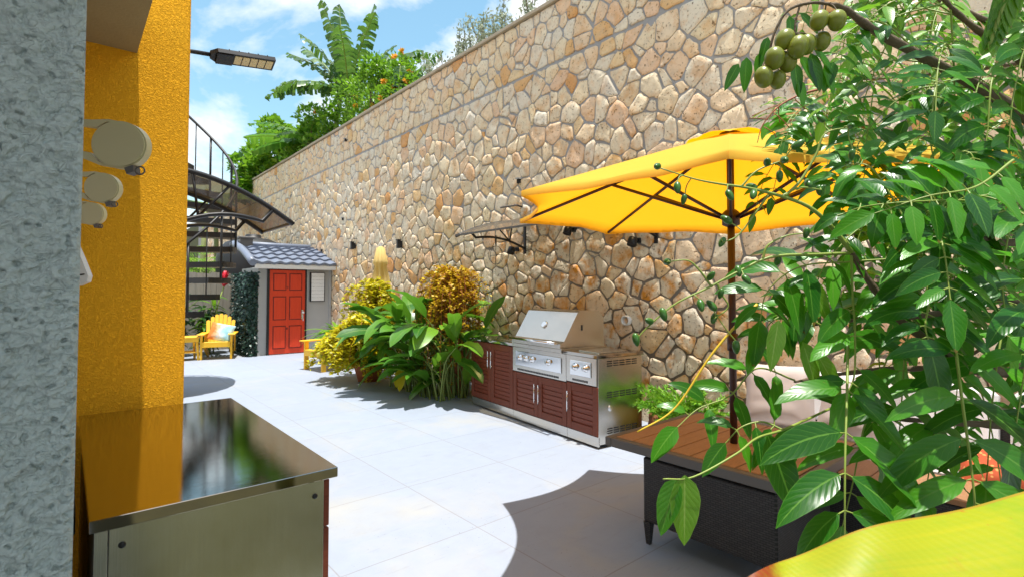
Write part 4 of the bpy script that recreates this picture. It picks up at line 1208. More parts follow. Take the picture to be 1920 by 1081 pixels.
# ---- palms beyond the fence ------------------------------------------------
def palm_frond(mb, p, d, L_, drop, n=26, lw=.035, ll=.45):
    pts = []; q = V(p); dd = d.normalized()
    for i in range(n+1):
        pts.append(q.copy()); dd = (dd + V((0,0,-drop/n))).normalized(); q = q + dd*(L_/n)
    for i in range(3, n):
        t_ = (pts[i+1]-pts[i]).normalized(); side = t_.cross(UP)
        if side.length < .05: side = V((1,0,0))
        side.normalize(); s = math.sin(math.pi*(i/n)**.8)*.9+.12
        for sg in (1,-1):
            mb.leaf(pts[i], (side*sg*.9+t_*.55+rv(.12)), UP+rv(.3), ll*s, lw, .5, 3, .2, 0, lance)
    return pts
def palm(label, loc, h, n, L_, mt=None, name='fan_palm', grp='palms beyond the fence'):
    t_ = thing(name, label, 'palm', loc, 0, grp); b = MB(); sm = MB(); tr = MB()
    tr.tube([(0,0,0),(.05,0,h*.6),(0,.05,h)], [.10,.085,.07], 8); tr.build('trunk', M['bark'], t_)
    for k in range(n):
        d = rdir(R.uniform(.1,1.4)); pts = palm_frond(b, V((0,.05,h)), d, L_*R.uniform(.8,1.1), R.uniform(.8,1.8)); sm.tube(pts, .012, 4, False)
    b.build('fronds', mt or M['palm'], t_); sm.build('rachis', M['palestem'], t_); return t_
palm('bright feathery palm beyond the fence seen between the upper stair treads', (2.0, 18.2, 0), 2.2, 20, 1.7)
palm('bright feathery palm beyond the fence farthest left behind the staircase', (.6, 17.2, 0), 1.9, 18, 1.6)
palm('bright feathery palm rising just left of the water tank', (3.2, 18.4, 0), 2.1, 18, 1.4)

# ---- banana leaves ------------------------------------------------
def banana_leaf(mb, sm, p, d, L_, Wd, drop, tear=.5, n=22):
    pts = []; q = V(p); dd = d.normalized()
    for i in range(n+1):
        pts.append(q.copy()); dd = (dd + V((0,0,-drop/n))).normalized(); q = q + dd*(L_/n)
    hv = V((d.x, d.y, 0)); hv = hv.normalized() if hv.length > .05 else V((1,0,0))
    sd0 = hv.cross(UP).normalized(); roll = R.uniform(-.6,.6)
    def wid(t): return Wd*.5*min(1,(t/.12)**.6)*(1 if t < .7 else max(0,1-((t-.7)/.3)**2)**.5)
    for sg in (1,-1):
        gapd = 0; ang = R.uniform(.1,.5)
        for i in range(1, n):
            if R.random() < tear: gapd = R.uniform(.0,.35); ang = R.uniform(-.2,.7)
            t0, t1 = i/n, (i+1)/n
            tng = (pts[i+1]-pts[i]).normalized(); up = sd0.cross(tng); up = up if up.z > 0 else -up
            sd = (sd0*math.cos(roll)+up*math.sin(roll)*sg*0+up*0).normalized()
            out = (sd*sg*math.cos(ang) - up*math.sin(ang)*.8 + tng*.35).normalized()
            jj = R.uniform(.82,1.05) if tear > .3 else 1
            w0, w1 = wid(t0)*jj, wid(t1)*jj*(1-gapd*.12)
            out = (out + rv(.16 if tear > .3 else .03)).normalized()
            gap = R.uniform(.04,.3) if R.random() < tear*.8 else 0
            a0 = pts[i]; a1 = pts[i]*(gap)+pts[i+1]*(1-gap) if gap else pts[i+1]
            dr0 = V((0,0,-.12*w0)); dr1 = V((0,0,-.12*w1))
            ix = mb.add(a0, a0+out*w0*.55+up*.02, a0+out*w0+dr0*2, a1, a1+out*w1*.55+up*.02, a1+out*w1+dr1*2)
            mb.face([ix[0],ix[1],ix[4],ix[3]], [(0,t0),(.3,t0),(.3,t1),(0,t1)], True)
            mb.face([ix[1],ix[2],ix[5],ix[4]], [(.3,t0),(1,t0),(1,t1),(.3,t1)], True)
    sm.tube(pts, [.022*(1-.8*i/n)+.004 for i in range(n+1)], 5, False)
def banana(name, label, loc, h, leaves, mt, grp=None, ntr=3):
    t_ = thing(name, label, 'banana plant', loc, 0, grp); b = MB(); sm = MB(); tr = MB()
    for k in range(ntr):
        q = V((R.uniform(-.3,.3), R.uniform(-.4,.4), 0)); tr.tube([q, q+V((0,0,h*.5)), q*.6+V((0,0,h))], [.11,.09,.06], 8)
    tr.build('trunk', M['trunkgreen'], t_)
    for (d, L_, Wd, drop, tear) in leaves:
        banana_leaf(b, sm, V((R.uniform(-.2,.2),R.uniform(-.2,.2),h*R.uniform(.85,1.0))), V(d), L_, Wd, drop, tear)
    b.build('leaves', mt, t_); sm.build('midribs', M['palestem'], t_); return t_
def cdir(r, f, u): return RIGHT*r + _f0*f + UP*u         # direction by right / away / up at the site
TZ0 = 5.45
ba1 = W(652, 150, 16.1)
banana('traveller_banana', 'tall torn leaved banana clump towering above the wall top', (ba1.x, ba1.y, TZ0), 2.2,
  [(cdir(-.10,.1,1),3.2,.75,.25,.75),(cdir(.22,.1,1),3.3,.70,.28,.35),(cdir(-.45,.0,1),2.8,.75,.9,.75),(cdir(.62,.1,.9),2.9,.75,1.0,.45),(cdir(.85,.0,.8),2.8,.65,1.1,.55),
   (cdir(-.9,.0,.6),2.6,.70,1.3,.8),(cdir(-.5,.3,.9),3.0,.7,.6,.8),(cdir(.1,-.6,.9),2.4,.7,1.1,.7),(cdir(-.75,.2,1.0),3.1,.7,.7,.8),(cdir(-.25,-.2,1.1),3.0,.7,.5,.7),(cdir(.3,-.3,1),2.8,.7,.9,.7),(cdir(-.2,.4,1),3.3,.75,.3,.4),(cdir(.75,.2,1),2.9,.7,.8,.6),(cdir(-1,.1,.75),2.6,.65,1.0,.85),(cdir(-.7,-.4,.5),2.2,.65,1.3,.8),(cdir(.45,.4,1),3.0,.7,.5,.6)], M['banana'], 'bananas above the wall')
ba2 = W(585, 245, 17.3)
banana('traveller_banana', 'lower bright banana plant with drooping leaves left of the tall torn clump', (ba2.x, ba2.y, TZ0-.1), 1.2,
  [(cdir(-1,.0,.35),2.2,.60,.5,.1),(cdir(-.9,-.2,.1),2.0,.55,.7,.1),(cdir(-.6,.2,.8),2.2,.55,1.3,.6),(cdir(-.9,.1,.9),2.6,.5,1.0,.8),(cdir(-.8,.3,.6),2.4,.5,1.1,.85),(cdir(.3,-.5,.6),1.6,.5,1.2,.3),(cdir(-.3,-.6,.4),1.6,.5,1.3,.3)], M['bananafar'], 'bananas above the wall')
ba3 = W(768, 140, 12.2)
banana('traveller_banana', 'single feathery banana frond with an orange bloom right of the green bush', (ba3.x-.2, ba3.y, TZ0), .7,
  [(cdir(.35,.1,1),1.6,.5,1.1,.95),(cdir(.0,.1,1),.9,.4,1.1,.9)], M['banana'], 'bananas above the wall', 1)
ba4 = W(395, 350, 19)
banana('traveller_banana', 'dark banana plant with a broad level leaf behind the stair rail', (ba4.x, ba4.y, 0), 5.2,
  [(cdir(1,.0,.22),2.2,.95,.6,.1),(cdir(-.8,.1,.3),2.4,.9,.6,.1),(cdir(.5,.5,.2),1.8,.8,.8,.1),(cdir(.6,-.5,.2),1.6,.8,.9,.2)], M['banana'], 'bananas above the wall')

# ---- bushes and trees above the wall ------------------------------------------------
def shrub(name, label, cat, loc, cl, n, L_, Wd, mt, trunk_h, grp=None, bloom=0):
    t_ = thing(name, label, cat, loc, 0, grp); b = MB(); cloud(b, cl, n, L_, Wd); b.build('crown', mt, t_)
    tr = MB()
    for (c, r_) in cl[::max(1, len(cl)//9)]:
        c = V(c); tr.tube(spline([V((R.uniform(-.1,.1),R.uniform(-.1,.1),0)), V((c.x*.4, c.y*.4, max(.2,c.z*.5))), c], 6), [.05,.045,.04,.03,.025,.018,.01], 6, False)
    tr.build('branches', M['bark'], t_)
    if bloom:
        for _ in range(bloom):
            bb = MB(); c, r_ = R.choice(cl); p = V(c)+(rv()+V((-.8,-.5,.2))).normalized()*r_[0]
            for k in range(16): bb.quadleaf(p, rv(), rv().normalized(), .10, .07, .3)
            bb.build('bloom', M['orangebloom'], t_)
    return t_
def at_wall(px, py, D): return W(px, py, D)
p = W(690, 215, 13.9)
shrub('flowering_bush', 'bright green bush dotted with orange blooms along the wall top', 'bush', (p.x, p.y, TZ0), clumps((.1,-.1,1.2), (.45,2.5,.85), 34, .42), 6500, .12, .06, M['bushgreen'], 0, None, 9)
p = W(590, 250, 17.0)
shrub('flowering_bush', 'loose light green bush between the broadleaf tree and banana clump on the wall', 'bush', (p.x-.1, p.y, TZ0), clumps((.1,0,1.15), (.45,2.0,.8), 22, .40), 3600, .16, .10, M['treegreen'], 0, None, 3)
p = W(742, 165, 12.5)
shrub('flowering_bush', 'small orange flowered bush at the right end of the green bushes', 'bush', (p.x+.1, p.y, TZ0), clumps((0,0,.85), (.3,.6,.4), 9, .28), 1300, .10, .05, M['bushgreen'], 0, None, 9)
p = W(520, 275, 20.6)
shrub('broadleaf_tree', 'rounded light green broadleaf tree overhanging the far end of the wall', 'tree', (p.x+.4, p.y, TZ0-.4), clumps((-.35,.0,1.7), (1.0,1.4,1.3), 30, .42), 3600, .26, .19, M['treegreen'], 2)
p = W(478, 308, 20.2)
shrub('broadleaf_tree', 'drooping light green branch clump reaching over the stair side of the wall', 'tree', (p.x+.6, p.y+.4, TZ0-1.0), clumps((-.5,-.2,1.5), (.8,.8,.8), 14, .32), 1400, .26, .19, M['treegreen'], 2)
for i, (px, py, D, w_, h_, lb) in enumerate(((835, 85, 10.9, .42, 1.05, 'sparse silvery grey shrub, shortest of the three above the wall'), (890, 45, 10.1, .40, 1.3, 'sparse silvery grey shrub, middle one of the three above the wall'), (958, 12, 9.25, .5, 1.35, 'sparse silvery grey shrub nearest the top edge above the wall'))):
    p = W(px, py, D); t_ = thing('olive_shrub', lb, 'shrub', (p.x+.1, p.y, TZ0), 0, 'silvery shrubs above the wall')
    b = MB(); tr = MB()
    for k in range(22):
        base = V((R.uniform(-.2,.2), R.uniform(-w_,w_)*1.3, .0)); top = base*1.4 + V((R.uniform(-.2,.2), R.uniform(-.25,.25), h_*R.uniform(.5,1.15)))
        pts = spline([base, (base+top)*.5+rv(.06), top], 12); tr.tube(pts, .007, 4, False)
        for q in pts[2:]:
            for _ in range(11): b.quadleaf(q+rv(.08), (UP*.6+rv(.9)), rv().normalized(), R.uniform(.06,.11), .036, .2)
    b.build('foliage', M['olive'], t_); tr.build('stems', M['bark'], t_)

# ================================================================== PLUM TREE (foreground)
pt_ = thing('plum_tree', 'glossy green june plum tree with hanging fruit filling the right side', 'tree', (2.55, -.55, 0))
O = V((2.55, -.55, 0))
lf = MB(); yl = MB(); stm = MB(); brn = MB()
def T(px, py, D): return W(px, py, D) - O
TOC = -_f0
def leaflet(mb, p, d, nrm, L_, Wd, droop):
    mb.leaf(p, d, nrm, L_, Wd, droop, 7, R.uniform(.10,.38), .45, lance, twist=R.uniform(-.35,.35))
def frond(pts, n, L_, Wd=.36, nf=None, droop=.8, mb=None, start=.22, rr=.0022, fwd=.35, term=True, smb=None):
    """compound leaf: pairs of leaflets along the curve pts"""
    mb = mb or lf; P = spline(pts, 40)
    (smb or stm).tube(P, [rr*(1.25-.7*i/40) for i in range(41)], 6, False)
    nf = (nf or (TOC*.55 + UP*.8)).normalized()
    for k in range(n):
        u = start + (1-start)*(k+.2)/n; i = min(39, int(u*40)); t_ = (P[i+1]-P[i]).normalized()
        side = t_.cross(nf)
        if side.length < .05: side = RIGHT.copy()
        side.normalize(); s = (.68+.4*math.sin(math.pi*min(1,(k+.8)/n)))*R.uniform(.85,1.12)
        for sg in (1,-1):
            if R.random() < .04: continue
            d = (side*sg*R.uniform(.75,1.05) + t_*(fwd+R.uniform(-.15,.15)) + nf*R.uniform(-.05,.25)).normalized()
            q = P[i] + d*.006
            smb2 = (smb or stm); smb2.tube([P[i], P[i]+d*.014], .0016, 4, False)
            leaflet(mb, P[i]+d*.012, d, (nf+side*sg*R.uniform(-.2,.35)+rv(.15)).normalized(), L_*s, L_*s*Wd, droop*R.uniform(.6,1.3))
    if term:
        t_ = (P[-1]-P[-3]).normalized(); leaflet(mb, P[-1], t_, nf, L_*.95, L_*.42, droop*.5)
    return P
# trunk and limbs
def limb(pts, r0, r1, mt=None):
    P = spline(pts, 36); brn.tube(P, [r0+(r1-r0)*i/36 + .0012*math.sin(i*1.9) for i in range(37)], 9); return P
trunk = [V((0,0,0)), V((.02,.03,.7)), V((-.02,.08,1.35)), V((-.03,.12,1.9)), V((.02,.1,2.7)), V((.1,.0,3.3))]
limb(trunk, .075, .03)
Tt = V((-.02,.10,1.75))
LI = limb([Tt, T(2080,330,1.55), T(1960,245,1.48), T(1850,172,1.42), T(1740,112,1.36), T(1640,58,1.32), T(1585,18,1.31), T(1555,8,1.30)], .022, .0055)
subs = [
 [Tt, T(2100,420,1.5), T(1900,455,1.35), T(1760,430,1.25), T(1690,440,1.2)],
 [Tt, T(2050,150,1.75), T(1850,40,1.75), T(1700,-20,1.75), T(1600,-60,1.7)],
 [Tt, T(2050,330,1.9), T(1880,300,2.05), T(1720,255,2.1), T(1600,235,2.1), T(1530,232,2.05)],
 [V((-.02,.08,1.3)), T(2060,620,1.5), T(1880,560,1.5), T(1740,590,1.5), T(1600,600,1.55), T(1500,610,1.6)],
 [V((-.02,.08,1.2)), T(2050,720,1.6), T(1880,700,1.6), T(1700,690,1.65), T(1580,700,1.62), T(1490,715,1.5)],
 [Tt, T(2050,220,1.5), T(1920,120,1.4), T(1800,30,1.4), T(1740,-40,1.4)],
 [V((-.02,.08,1.1)), T(2060,830,1.45), T(1900,800,1.35), T(1760,790,1.35), T(1620,780,1.4)],
 [Tt, T(2050,420,2.0), T(1850,400,2.2), T(1680,420,2.3), T(1560,450,2.3)],
 [Tt, T(2080,80,2.1), T(1900,120,2.2), T(1740,140,2.3), T(1620,150,2.3)],
 [V((-.02,.1,1.6)), T(2070,540,1.8), T(1900,620,1.9), T(1760,700,2.0)],
]
SP = [limb(s, .016, .004) for s in subs]
# stalk joints at the middle, carrying the young fruit
limb([V((-.02,.08,1.25)), T(2030,700,1.35), T(1850,690,1.25), T(1700,610,1.2), T(1625,520,1.2), T(1597,474,1.2)], .013, .0062)
# --- explicit hanging compound leaves (front)
NFc = TOC*.8+UP*.5
frond([T(1597,474,1.2), T(1598,540,1.19), T(1603,620,1.17), T(1602,700,1.15), T(1590,735,1.14)], 4, .125, .40, NFc, .9, start=.35, rr=.0024)
frond([T(1700,433,1.2), T(1728,480,1.17), T(1741,560,1.14), T(1735,610,1.12), T(1744,650,1.11)], 7, .135, .30, NFc, .8, start=.12, rr=.0024)
frond([T(1590,640,1.2), T(1588,740,1.12), T(1585,840,1.06), T(1584,930,1.03), T(1584,1015,1.02)], 4, .165, .34, NFc, .8, start=.20, rr=.0024, term=False)
frond([T(1786,600,1.15), T(1800,720,1.06), T(1815,830,1.02), T(1826,920,1.0), T(1828,965,1.0)], 5, .185, .27, NFc, .75, start=.10, rr=.0026)
frond([T(1560,410,1.2), T(1620,388,1.12), T(1720,378,1.08), T(1830,378,1.08), T(1870,400,1.08)][::-1], 8, .095, .44, NFc, .7, start=.05, fwd=.2)
frond([T(1900,300,1.05), T(1830,350,1.02), T(1740,368,1.02), T(1640,400,1.05)], 7, .10, .40, NFc, .9, start=.15)
frond([T(1760,120,1.38), T(1752,180,1.3), T(1745,260,1.27), T(1757,330,1.25)], 6, .13, .22, NFc, .8, start=.15)
frond([T(1690,440,1.2), T(1690,480,1.18), T(1600,490,1.2), T(1500,500,1.22), T(1440,545,1.24), T(1425,600,1.25)], 6, .12, .33, NFc, 1.0, start=.35)
frond([T(1590,640,1.3), T(1500,590,1.3), T(1450,600,1.3), T(1425,640,1.28)], 5, .095, .34, NFc, 1.0, start=.2)
frond([T(1490,712,1.5), T(1420,690,1.42), T(1370,740,1.38), T(1310,765,1.36), T(1270,800,1.34)], 5, .12, .34, NFc, 1.0, start=.1)
frond([T(1470,806,1.2), T(1430,790,1.22), T(1390,800,1.22), T(1360,830,1.22)], 3, .10, .34, NFc, .9, start=.1)
for (a_, b_, c_, D_, n_, L_) in (((1880,620),(1860,760),(1850,900),1.15,5,.16),((1700,640),(1690,760),(1680,900),1.25,5,.15),((1640,560),(1650,700),(1655,840),1.4,5,.14),((1930,520),(1925,660),(1900,830),1.1,5,.16),
   ((1760,700),(1750,820),(1735,930),1.2,4,.15),((1620,800),(1600,900),(1580,985),1.25,3,.14),((1860,150),(1850,260),(1830,360),1.25,6,.12),((1640,160),(1625,260),(1600,330),1.6,6,.11),((1930,60),(1900,180),(1890,300),1.2,6,.12),
   ((1800,420),(1790,520),(1800,620),1.35,6,.12),((1900,400),(1880,520),(1890,620),1.25,6,.13),((1660,480),(1670,580),(1680,660),1.4,5,.12)):
    frond([T(a_[0]+20,a_[1]-30,D_+.1), T(*a_,D_), T(*b_,D_-.03), T(*c_,D_-.04)], n_, L_, R.uniform(.28,.36), TOC*.6+UP*.6+rv(.3), .8, start=.15)
# twig low left with the hanging pair at its end
TW = spline([T(1600,745,1.35), T(1480,800,1.15), T(1420,820,1.1), T(1380,850,1.06), T(1300,893,1.03), T(1243,897,1.02)], 30); stm.tube(TW, [.0030-.0015*i/30 for i in range(31)], 7)
yl = MB(); yl.leaf(T(1284,890,1.025), (UP*-1+RIGHT*-.02), (TOC+UP*.1), .135, .062, .05, 9, .16, .35, lance); yl.build('pale_leaf', M['plumfresh'], pt_)
lf.leaf(T(1268,896,1.03), (UP*-1+RIGHT*-.30), (TOC-RIGHT*.7), .115, .050, .1, 8, .25, .3, lance)
lf.leaf(T(1440,815,1.1), (UP*-1+RIGHT*.35), (TOC+UP*.3), .17, .075, .1, 8, .2, .3, lance)
lf.leaf(T(1480,798,1.15), (UP*-1+RIGHT*-.25), (TOC+UP*.3), .13, .062, .1, 8, .2, .3, lance)
for (px, py, dx) in ((1505,640,.3),(1515,520,.5),(1460,600,-.2),(1530,660,.6)):
    yl = MB(); yl.leaf(T(px,py,1.2), (UP*-1+RIGHT*dx), (TOC+UP*.5), .12, .045, .2, 8, .25, .3, lance); yl.build('pale_leaf', M['plumfresh'], pt_)
# leaves beside the ripe fruit
for (px, py, dx, dy, L_) in ((1400,108,-.1,-1,.075),(1385,120,-.45,-.7,.065),(1425,100,-.15,-1,.06),(1490,118,.1,-1,.075),(1500,105,.5,-.8,.08),(1520,100,.25,-1,.085),(1440,70,-.3,-.9,.07),(1480,30,.1,-.9,.07),(1500,25,.5,-.5,.06),(1545,120,.3,-.9,.07),(1500,150,.1,-1,.06),(1525,90,.6,-.7,.07)):
    lf.leaf(T(px,py,1.33), (RIGHT*dx+UP*dy), (TOC+UP*.5+rv(.3)), L_*1.25, L_*.45, .3, 7, .25, .3, lance)
# --- filling compound leaves grown from the twigs
GAPS = ((1400,1560,690,815),(1620,1930,735,885),(1380,1640,800,900),(1180,1400,560,700),(1100,1330,640,860))
def in_gap(p):
    q = p + O - CAM; z = q.dot(FWD)
    if z <= .05: return False
    x = 960 + FPX*q.dot(RIGHT)/z; y = 514.2 - FPX*q.dot(UPV)/z
    return any(a < x < b_ and c < y < d for (a, b_, c, d) in GAPS)
def grow(P, n, lo, hi, Lr, dirs, mb=None, dmin=.0):
    for k in range(n):
        i = int((lo+(hi-lo)*(k+R.random())/n)*36); i = min(max(i,1),35)
        p = P[i]; d = (RIGHT*R.uniform(-1.0,.35) + _f0*R.uniform(-.6,.6) + UP*R.uniform(-.5,.6)).normalized()
        ln = R.uniform(.22,.38); q1 = p + d*ln*.45 + UP*.02; q2 = p + d*ln*.8 - UP*ln*.22; q3 = p + d*ln*.95 - UP*ln*.55
        if any(in_gap(q_) for q_ in (q1, q2, q3, q2-UP*.07, q3-UP*.09, q1-UP*.05)) and R.random() < .95: continue
        nf = (UP*.55 + TOC*.75 + rv(.35)).normalized()
        frond([p, q1, q2, q3], R.choice((6,7,8)), R.uniform(*Lr)*.88, R.uniform(.27,.36), nf, R.uniform(.5,1.1), mb, start=.25, rr=.002)
fresh = MB()
grow(SP[0], 19, .35, 1, (.09,.125), None)
grow(SP[1], 20, .30, 1, (.08,.11), None, fresh)
grow(SP[2], 22, .30, 1, (.08,.11), None)
grow(SP[3], 18, .35, 1, (.10,.13), None)
grow(SP[4], 7, .30, .72, (.10,.135), None)
grow(SP[5], 20, .30, 1, (.08,.11), None, fresh)
grow(SP[6], 7, .30, 1, (.11,.15), None)
grow(SP[7], 16, .30, .8, (.09,.11), None)
grow(SP[8], 22, .25, 1, (.07,.10), None, fresh)
grow(SP[9], 20, .30, 1, (.10,.13), None)
grow(LI, 10, .18, .62, (.09,.12), None)
# crown outside the picture
for k in range(7):
    a = R.uniform(-2.6, .6); tip = V((math.cos(a)*R.uniform(.5,.9), math.sin(a)*R.uniform(.5,.9), R.uniform(2.6,3.5)))
    if (tip+O-CAM).dot(RIGHT) < .98*(tip+O-CAM).dot(_f0)+.35 and (tip+O-CAM).dot(_f0) > 0: tip = tip + RIGHT*.9
    P = limb([V((.02,.1,2.3)), (tip+V((.02,.1,2.4)))*.5+UP*.15, tip], .018, .004); grow(P, 6, .35, 1, (.10,.13), None)
lf.build('foliage', M['plumleaf'], pt_); fresh.build('young_foliage', M['plumfresh'], pt_); 
stm.build('leaf_stalks', M['palestem'], pt_); brn.build('branches', M['bark'], pt_)
# ripe fruit on an arching stalk
FS = MB()
arc = spline([LI[-1], T(1520,6,1.30), T(1478,20,1.30), T(1452,62,1.305), T(1441,110,1.31)], 24); FS.tube(arc, [.0042-.0015*i/24 for i in range(25)], 7)
arc2 = spline([T(1500,10,1.30), T(1492,40,1.30), T(1490,70,1.30)], 8); FS.tube(arc2, .0026, 6)
ripe = [(1536,39,1.29,24,1),(1569,39,1.28,0,1),(1541,78,1.31,6,.95),(1471,75,1.28,30,1.05),(1513,84,1.30,10,1.0),(1496,89,1.265,18,1.12),(1452,110,1.27,4,1.08),(1477,117,1.29,0,1.0),(1432,145,1.28,-6,1.02),(1458,150,1.30,8,.92)]
for (px, py, D, tilt, s) in ripe:
    c = T(px, py, D); ax = (UP*-1 + RIGHT*-math.sin(rad(tilt))).normalized()
    b = MB(); b.ell(c, .0215*s, .0265*s, ax, 20, 14, pear=-.06); b.build('fruit', M['fruit'], pt_)
    top = c - ax*.0265*s; near = min(arc+arc2+LI[-4:], key=lambda q: (q-top).length)
    FS.tube(spline([near, (near+top)*.5+UP*.004+rv(.003), top], 6), .0018, 5, False)
FS.build('fruit_stalk', M['bark'], pt_)
# panicles with young fruit
PS = MB(); allp = []
def stalk(pts, r0, r1, n=30):
    P = spline(pts, n); PS.tube(P, [r0+(r1-r0)*i/n for i in range(n+1)], 6); allp.extend(P); return P
stalk([T(1600,474,1.2), T(1540,477,1.2), T(1450,481,1.2), T(1392,505,1.2), T(1330,538,1.2), T(1265,570,1.2), T(1215,612,1.2), T(1193,636,1.2)], .0040, .0014)
stalk([T(1597,474,1.2), T(1563,430,1.2), T(1520,390,1.2), T(1465,368,1.2), T(1400,352,1.2), T(1350,345,1.2), T(1300,335,1.2), T(1234,314,1.2)], .0058, .0014)
stalk([T(1470,369,1.2), T(1500,340,1.2), T(1530,290,1.2), T(1548,250,1.2), T(1597,238,1.2)], .004, .0014)
stalk([T(1465,368,1.2), T(1500,352,1.2), T(1540,356,1.2)], .003, .0014); stalk([T(1390,350,1.2), T(1420,320,1.2), T(1470,300,1.2)], .003, .0014)
stalk([T(1440,366,1.2), T(1420,395,1.2), T(1385,440,1.2), T(1356,455,1.2)], .003, .0013)
stalk([T(1335,538,1.2), T(1310,505,1.2), T(1288,488,1.2), T(1250,491,1.2)], .003, .0013); stalk([T(1345,532,1.2), T(1352,550,1.2), T(1365,575,1.2), T(1339,597,1.2)], .003, .0013)
stalk([T(1430,486,1.2), T(1440,460,1.2), T(1475,442,1.2), T(1512,437,1.2)], .003, .0013)
young = [(1597,236),(1496,271),(1597,290),(1438,304),(1471,300),(1461,331),(1516,344),(1409,350),(1369,366),(1412,365),(1536,357),(1362,412),(1540,222),(1283,374),(1250,491),(1334,517),(1354,454),(1457,489),(1385,508),(1400,524),(1351,550),(1314,572),(1334,572),(1339,596),(1243,589),(1217,601),(1193,636),(1512,437),(1270,352),(1232,312),(1381,650)]
for (px, py) in young:
    c = T(px + R.uniform(-1,1), py, 1.2 + R.uniform(-.02,.02)); near = min(allp, key=lambda q: (q-c).length)
    dv = (c-near); ax = (dv.normalized() if dv.length > .012 else V((R.uniform(-.4,.4),R.uniform(-.4,.4),-1)).normalized()); ax = (ax*1.0+RIGHT*R.uniform(-.5,.5)+UP*-.15).normalized()
    s = R.uniform(.85,1.15); b = MB(); b.ell(c, .0078*s, .0145*s, ax, 12, 10, pear=-.15); b.build('young_fruit', M['youngfruit'], pt_)
    top = c - ax*.013*s
    if (near-top).length > .004: PS.tube(spline([near, (near+top)*.5+rv(.006), top], 6), .0014, 5, False)
PS.build('panicle', M['palestem'], pt_)
# dry reddish panicle
b = MB()
RP = spline([T(1530,225,1.5), T(1500,240,1.5), T(1450,222,1.5), T(1425,248,1.5), T(1420,265,1.5)], 16); b.tube(spline([T(1535,168,1.5), T(1500,178,1.5), T(1460,200,1.5), T(1430,235,1.5), T(1420,268,1.5)], 20), [.0035-.0025*i/20 for i in range(21)], 6)
for (a_, c_) in (((1475,192),(1410,218)),((1450,212),(1480,240)),((1490,182),(1510,205)),((1440,225),(1405,222)),((1460,200),(1462,230)),((1432,238),(1455,258))):
    b.tube(spline([T(*a_,1.5), (T(*a_,1.5)+T(*c_,1.5))*.5+rv(.01), T(*c_,1.5)], 6), .0014, 5)
b.build('dry_panicle', M['redstem'], pt_)
# bare yellow leaf stalk hanging over the table
b = MB(); b.tube(spline([T(1420,570,1.3), T(1380,610,1.3), T(1330,670,1.3), T(1265,765,1.3), T(1195,809,1.3)], 30), [.0038-.0018*i/30 for i in range(31)], 7); b.build('yellow_stalk', M['yellowstem'], pt_)

# ================================================================== NEAR YELLOWING LEAF
bp_root = V((1.35, -.65, 0))
bp = thing('banana_plant', 'yellowing banana leaf with a burnt brown tip close in the lower right corner', 'banana plant', bp_root)
def B(px, py, D): return W(px, py, D) - bp_root
axis = spline([B(2750,1180,.80), B(2350,1085,.66), B(2000,1122,.56), B(1700,1136,.54), B(1500,1134,.55), B(1335,1132,.56)], 60)
b = MB(); base = len(b.v); n = len(axis); cross = 8
for i, p in enumerate(axis):
    t_ = i/(n-1); tg = (axis[min(i+1,n-1)]-axis[max(i-1,0)]).normalized()
    nrm = (TOC*.75+UP*.66).normalized(); side = tg.cross(nrm).normalized()
    if side.z < 0: side = -side
    w = .165*min(1,(t_/.25)**.6+.1)*max(0,1-t_)**.8
    for j in range(-cross, cross+1):
        q = j/cross; b.v.append(p + side*w*q + nrm*(-.35*w*q*q + .012*math.sin(i*.35+q*2)*abs(q)) )
m = 2*cross+1
for i in range(n-1):
    for j in range(m-1):
        b.face([base+i*m+j, base+i*m+j+1, base+(i+1)*m+j+1, base+(i+1)*m+j], [(j/(m-1),i/(n-1)),((j+1)/(m-1),i/(n-1)),((j+1)/(m-1),(i+1)/(n-1)),(j/(m-1),(i+1)/(n-1))], True)
b.build('blade', M['yellowing'], bp)
b = MB(); b.tube([p - (TOC*.75+UP*.66).normalized()*.006 for p in axis], [.010*(1-.85*i/(n-1)) for i in range(n)], 8); b.build('midrib', M['palestem'], bp)
b = MB(); crown = V((0,0,1.0)); b.tube(spline([V((0,0,0)), V((0,0,.5)), crown, (crown+axis[0])*.5+UP*.05, axis[0]], 20), [.07-.058*i/20 for i in range(21)], 12); b.build('stem', M['trunkgreen'], bp)
# second leaf arching overhead, its torn end hanging into the top right corner
b = MB(); sm = MB()
ax2 = spline([crown, B(2500,300,.62), B(2250,-330,.70), B(2020,-300,.80), B(1905,-60,.86), B(1850,95,.88)], 40); sm.tube(ax2, [.012*(1-.8*i/40)+.002 for i in range(41)], 7)
for i in range(6, 40):
    tg = (ax2[i+1]-ax2[i]).normalized(); side = tg.cross(TOC).normalized()
    for sg in (1,-1):
        w = .05*math.sin(math.pi*min(1,(i/40)**.8))+.01
        d = (side*sg*.55 + tg*.9 + V((0,0,-.5))).normalized()
        b.leaf(ax2[i], d, (TOC+UP*.4+rv(.2)), w*2.2, .026, .3, 4, .2, .1, lance)
b.build('overhead_blade', M['plumfresh'], bp); sm.build('overhead_midrib', M['palestem'], bp)

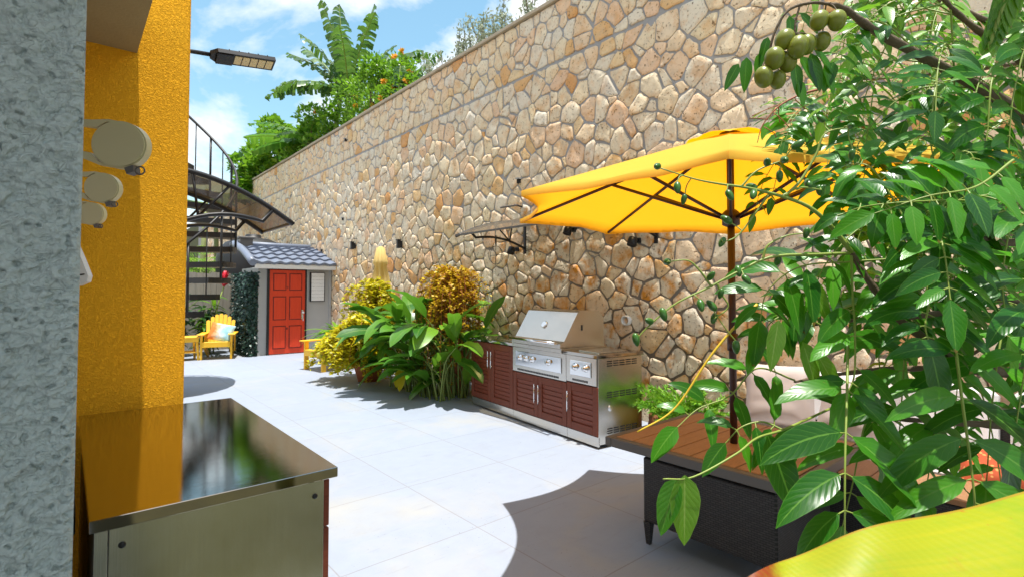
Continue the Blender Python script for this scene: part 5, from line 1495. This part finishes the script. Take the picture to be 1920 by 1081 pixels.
# ================================================================== LIGHT, SKY, CAMERA
S = V((-.03, -.13, 1.0)).normalized()
sd = bpy.data.lights.new('Sun', 'SUN'); sd.energy = 4.6; sd.angle = rad(.5); sd.color = (1.0,.955,.88)
so_ = bpy.data.objects.new('Sun', sd); COL.objects.link(so_); so_.rotation_euler = S.to_track_quat('Z','Y').to_euler(); so_.location = (0,0,12)
w = bpy.data.worlds.new('World'); scene.world = w; w.use_nodes = True; nt = w.node_tree; nt.nodes.clear()
out = nt.nodes.new('ShaderNodeOutputWorld'); bg = nt.nodes.new('ShaderNodeBackground'); bg.inputs[1].default_value = .09
sky = nt.nodes.new('ShaderNodeTexSky'); sky.sky_type = 'NISHITA'; sky.sun_disc = False
sky.sun_elevation = math.asin(S.z); sky.sun_rotation = math.atan2(S.x, S.y); sky.air_density = 1.3; sky.dust_density = .3; sky.ozone_density = 2.0
hs = nt.nodes.new('ShaderNodeHueSaturation'); hs.inputs['Saturation'].default_value = 1.2; hs.inputs['Value'].default_value = 1.45; hs.inputs['Hue'].default_value = .475
nt.links.new(sky.outputs[0], hs.inputs['Color'])
tc = nt.nodes.new('ShaderNodeTexCoord'); mp = nt.nodes.new('ShaderNodeMapping'); mp.inputs['Scale'].default_value = (1,1,1.7); mp.inputs['Location'].default_value = (.35,.1,.2)
nt.links.new(tc.outputs['Generated'], mp.inputs['Vector'])
nz = nt.nodes.new('ShaderNodeTexNoise'); nz.inputs['Scale'].default_value = 3.4; nz.inputs['Detail'].default_value = 9; nz.inputs['Roughness'].default_value = .56; nz.inputs['Distortion'].default_value = .25
nt.links.new(mp.outputs[0], nz.inputs['Vector'])
rp = nt.nodes.new('ShaderNodeValToRGB'); rp.color_ramp.elements[0].position = .42; rp.color_ramp.elements[1].position = .56
rp.color_ramp.elements[0].color = (.12,.12,.12,1)
nt.links.new(nz.outputs[0], rp.inputs[0])
mx = nt.nodes.new('ShaderNodeMix'); mx.data_type = 'RGBA'; mx.inputs[7].default_value = (9.0,9.1,9.3,1)
nt.links.new(rp.outputs[0], mx.inputs[0]); nt.links.new(hs.outputs[0], mx.inputs[6]); nt.links.new(mx.outputs[2], bg.inputs[0]); nt.links.new(bg.outputs[0], out.inputs[0])
cam = bpy.data.cameras.new('Camera'); co = bpy.data.objects.new('Camera', cam); COL.objects.link(co)
co.location = CAM; co.rotation_euler = (rad(90)+PITCH, 0, YAW)
cam.sensor_width = 36; cam.lens = 36*FPX/1920; cam.shift_y = -26.3/1920; cam.clip_start = .02; cam.clip_end = 500
cam.dof.use_dof = True; cam.dof.focus_distance = 1.7; cam.dof.aperture_fstop = 10.0
scene.camera = co
scene.view_settings.view_transform = 'Standard'; scene.view_settings.look = 'None'; scene.view_settings.exposure = 0.66; scene.view_settings.gamma = 1.0
